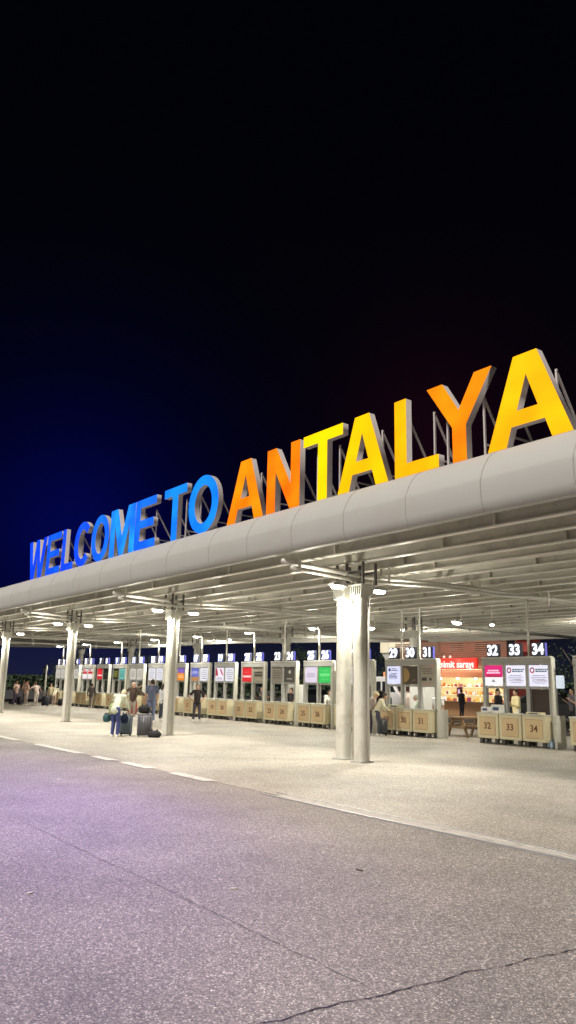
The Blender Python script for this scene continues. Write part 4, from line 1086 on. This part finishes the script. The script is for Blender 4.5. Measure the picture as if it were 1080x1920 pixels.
# ------------------------------------------------------------------ luggage
def suitcase(loc, rz, w, d, h, rgb, label, handle=True):
    t = thing('suitcase', label, 'suitcase', loc, rz, 'suitcases standing on the pavement')
    o = MB().box(-w/2, w/2, -d/2, d/2, .05, h, .035).build('shell', hard(rgb, .45), t, True)
    b = MB()
    n = 5
    for i in range(n):
        x = -w*.36+i*w*.72/(n-1)
        b.box(x-.012, x+.012, -d/2-.006, -d/2+.01, .11, h-.06); b.box(x-.012, x+.012, d/2-.01, d/2+.006, .11, h-.06)
    b.build('ribs', hard(tuple(int(v*.85) for v in rgb), .45), t)
    b = MB(); b.box(-w/2-.003, w/2+.003, -.008, .008, .05, h+.002); b.build('zip', M['black'], t)
    for sx in (-1, 1):
        for sy in (-1, 1):
            b = MB(); b.tube([(sx*w*.38-.012, sy*d*.3, .03), (sx*w*.38+.012, sy*d*.3, .03)], .03, 12); b.build('wheel', M['black'], t)
    b = MB(); b.tube([(-.08, 0, h), (-.07, 0, h+.03), (.07, 0, h+.03), (.08, 0, h)], .01, 8); b.build('handle', M['black'], t)
    if handle == 2:
        b = MB(); b.tube([(-.09, d*.35, h-.02), (-.09, d*.35, h+.3), (.09, d*.35, h+.3), (.09, d*.35, h-.02)], .009, 8); b.build('trolley_handle', M['silver'], t)
    return t
def softbag(loc, rz, w, d, h, rgb, label, name='bag', straps=True):
    t = thing(name, label, name, loc, rz, 'bags among the luggage')
    b = MB(); b.ell((0, 0, h*.45), (w/2, d/2, h*.45)); b.box(-w*.42, w*.42, -d*.38, d*.38, .0, h*.75, .03)
    b.build('bag_body', cloth(rgb), t, voxel=.014, sm=5)
    b = MB(); b.box(-w*.3, w*.3, -d*.5-.03, -d*.38, h*.12, h*.5, .02); b.build('pocket', cloth(tuple(int(v*.8) for v in rgb)), t)
    if straps:
        for sx in (-.15, .15):
            b = MB(); b.tube([(sx*w*1.6, -d*.35, h*.6), (sx*w*1.2, -d*.2, h*.98), (sx*w*1.2, d*.2, h*.98), (sx*w*1.6, d*.35, h*.6)], .014, 8); b.build('strap', cloth(tuple(int(v*.7) for v in rgb)), t)
    return t
vd = R(-61)   # facing roughly along the view
suitcase((-21.84, 11.04, 0), R(60), .44, .27, .66, (88, 88, 94), 'large dark grey suitcase beside the black duffel bag')
softbag((-21.9, 11.02, .69), R(60), .38, .26, .28, (22, 22, 26), 'black soft bag piled on the large grey suitcase')
softbag((-21.5, 11.2, 0), R(50), .44, .24, .24, (38, 36, 40), 'small black duffel bag lying on the pavement', 'duffel')
suitcase((-22.45, 10.72, 0), R(55), .36, .24, .60, (105, 118, 130), 'blue grey suitcase at the knees of the stooping person')
softbag((-22.3, 10.58, .38), R(60), .24, .16, .32, (35, 52, 85), 'dark blue bag hanging at the jeans of the stooping person', 'backpack')
softbag((-22.20, 10.13, .66), R(140), .34, .24, .36, (150, 158, 118), 'pale olive backpack on the stooping person', 'backpack')
softbag((-22.42, 10.06, .42), R(140), .30, .24, .26, (48, 88, 92), 'teal bag hanging below the olive backpack', 'handbag')
suitcase((-38.09+1.2, 17.9, 0), R(55), .44, .25, .64, (165, 45, 52), 'red suitcase held by the person in brown', 2)
suitcase((-20.02, 19.1, 0), R(60), .34, .24, .56, (70, 74, 78), 'dark grey suitcase in front of counter 29', 2)
suitcase((-49.0, 17.8, 0), R(50), .42, .26, .62, (45, 48, 60), 'dark blue suitcase right of the waiting group')
suitcase((-51.6, 17.05, 0), R(30), .36, .24, .50, (50, 42, 60), 'dark purple suitcase in front of the waiting group')
suitcase((-49.2, 18.9, 0), R(50), .34, .24, .45, (40, 40, 45), 'black suitcase by the stooping person near the first kiosk')
softbag((-52.7, 16.9, 0), R(20), .4, .28, .3, (60, 50, 70), 'dark bag on the ground at the left of the waiting group')

# ------------------------------------------------------------------ world, key light, view
w = bpy.data.worlds.new('World'); scene.world = w; w.use_nodes = True
nt = w.node_tree; N, L = nt.nodes, nt.links
bg = N['Background']
tc = N.new('ShaderNodeTexCoord')
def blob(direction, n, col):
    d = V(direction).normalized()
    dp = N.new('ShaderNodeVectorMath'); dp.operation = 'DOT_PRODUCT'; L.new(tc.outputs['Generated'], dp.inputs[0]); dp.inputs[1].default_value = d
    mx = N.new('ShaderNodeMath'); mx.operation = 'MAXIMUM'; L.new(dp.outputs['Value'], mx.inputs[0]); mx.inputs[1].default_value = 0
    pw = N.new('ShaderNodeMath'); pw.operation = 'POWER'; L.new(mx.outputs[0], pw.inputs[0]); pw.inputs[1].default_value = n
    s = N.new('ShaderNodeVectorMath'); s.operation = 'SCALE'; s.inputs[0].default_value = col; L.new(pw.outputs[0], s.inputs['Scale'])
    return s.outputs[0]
def add(a, b_):
    s = N.new('ShaderNodeVectorMath'); s.operation = 'ADD'; L.new(a, s.inputs[0]); L.new(b_, s.inputs[1]); return s.outputs[0]
k = K
# sign letters' halo painted into the sky as blobs; navy band at horizon
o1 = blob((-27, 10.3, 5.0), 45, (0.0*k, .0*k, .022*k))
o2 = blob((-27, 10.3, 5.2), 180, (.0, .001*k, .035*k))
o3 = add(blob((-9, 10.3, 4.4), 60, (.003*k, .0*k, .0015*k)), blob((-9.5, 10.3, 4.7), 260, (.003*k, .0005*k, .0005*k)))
sep = N.new('ShaderNodeSeparateXYZ'); L.new(tc.outputs['Generated'], sep.inputs[0])
hz = N.new('ShaderNodeMapRange'); hz.inputs[1].default_value = .0; hz.inputs[2].default_value = .12; hz.inputs[3].default_value = 1; hz.inputs[4].default_value = 0
L.new(sep.outputs['Z'], hz.inputs[0])
hs = N.new('ShaderNodeVectorMath'); hs.operation = 'SCALE'; hs.inputs[0].default_value = (.010*k, .012*k, .026*k); L.new(hz.outputs[0], hs.inputs['Scale'])
base = N.new('ShaderNodeCombineXYZ'); base.inputs[0].default_value = .0006*k; base.inputs[1].default_value = .0008*k; base.inputs[2].default_value = .0020*k
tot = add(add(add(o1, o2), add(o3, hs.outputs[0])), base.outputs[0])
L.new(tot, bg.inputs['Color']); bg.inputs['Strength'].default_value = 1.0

sl = bpy.data.lights.new('sun', 'SUN'); sl.energy = 1.6; sl.angle = R(12); sl.color = (1, .925, .83)
so = bpy.data.objects.new('sun', sl); COL.objects.link(so)
so.rotation_euler = V((.12, -.62, .78)).to_track_quat('Z', 'Y').to_euler()

vs = scene.view_settings
vs.view_transform = 'Standard'; vs.look = 'None'; vs.gamma = 1; vs.use_curve_mapping = False; vs.exposure = EX
scene.render.engine = 'CYCLES'
scene.render.resolution_x, scene.render.resolution_y = 576, 1024
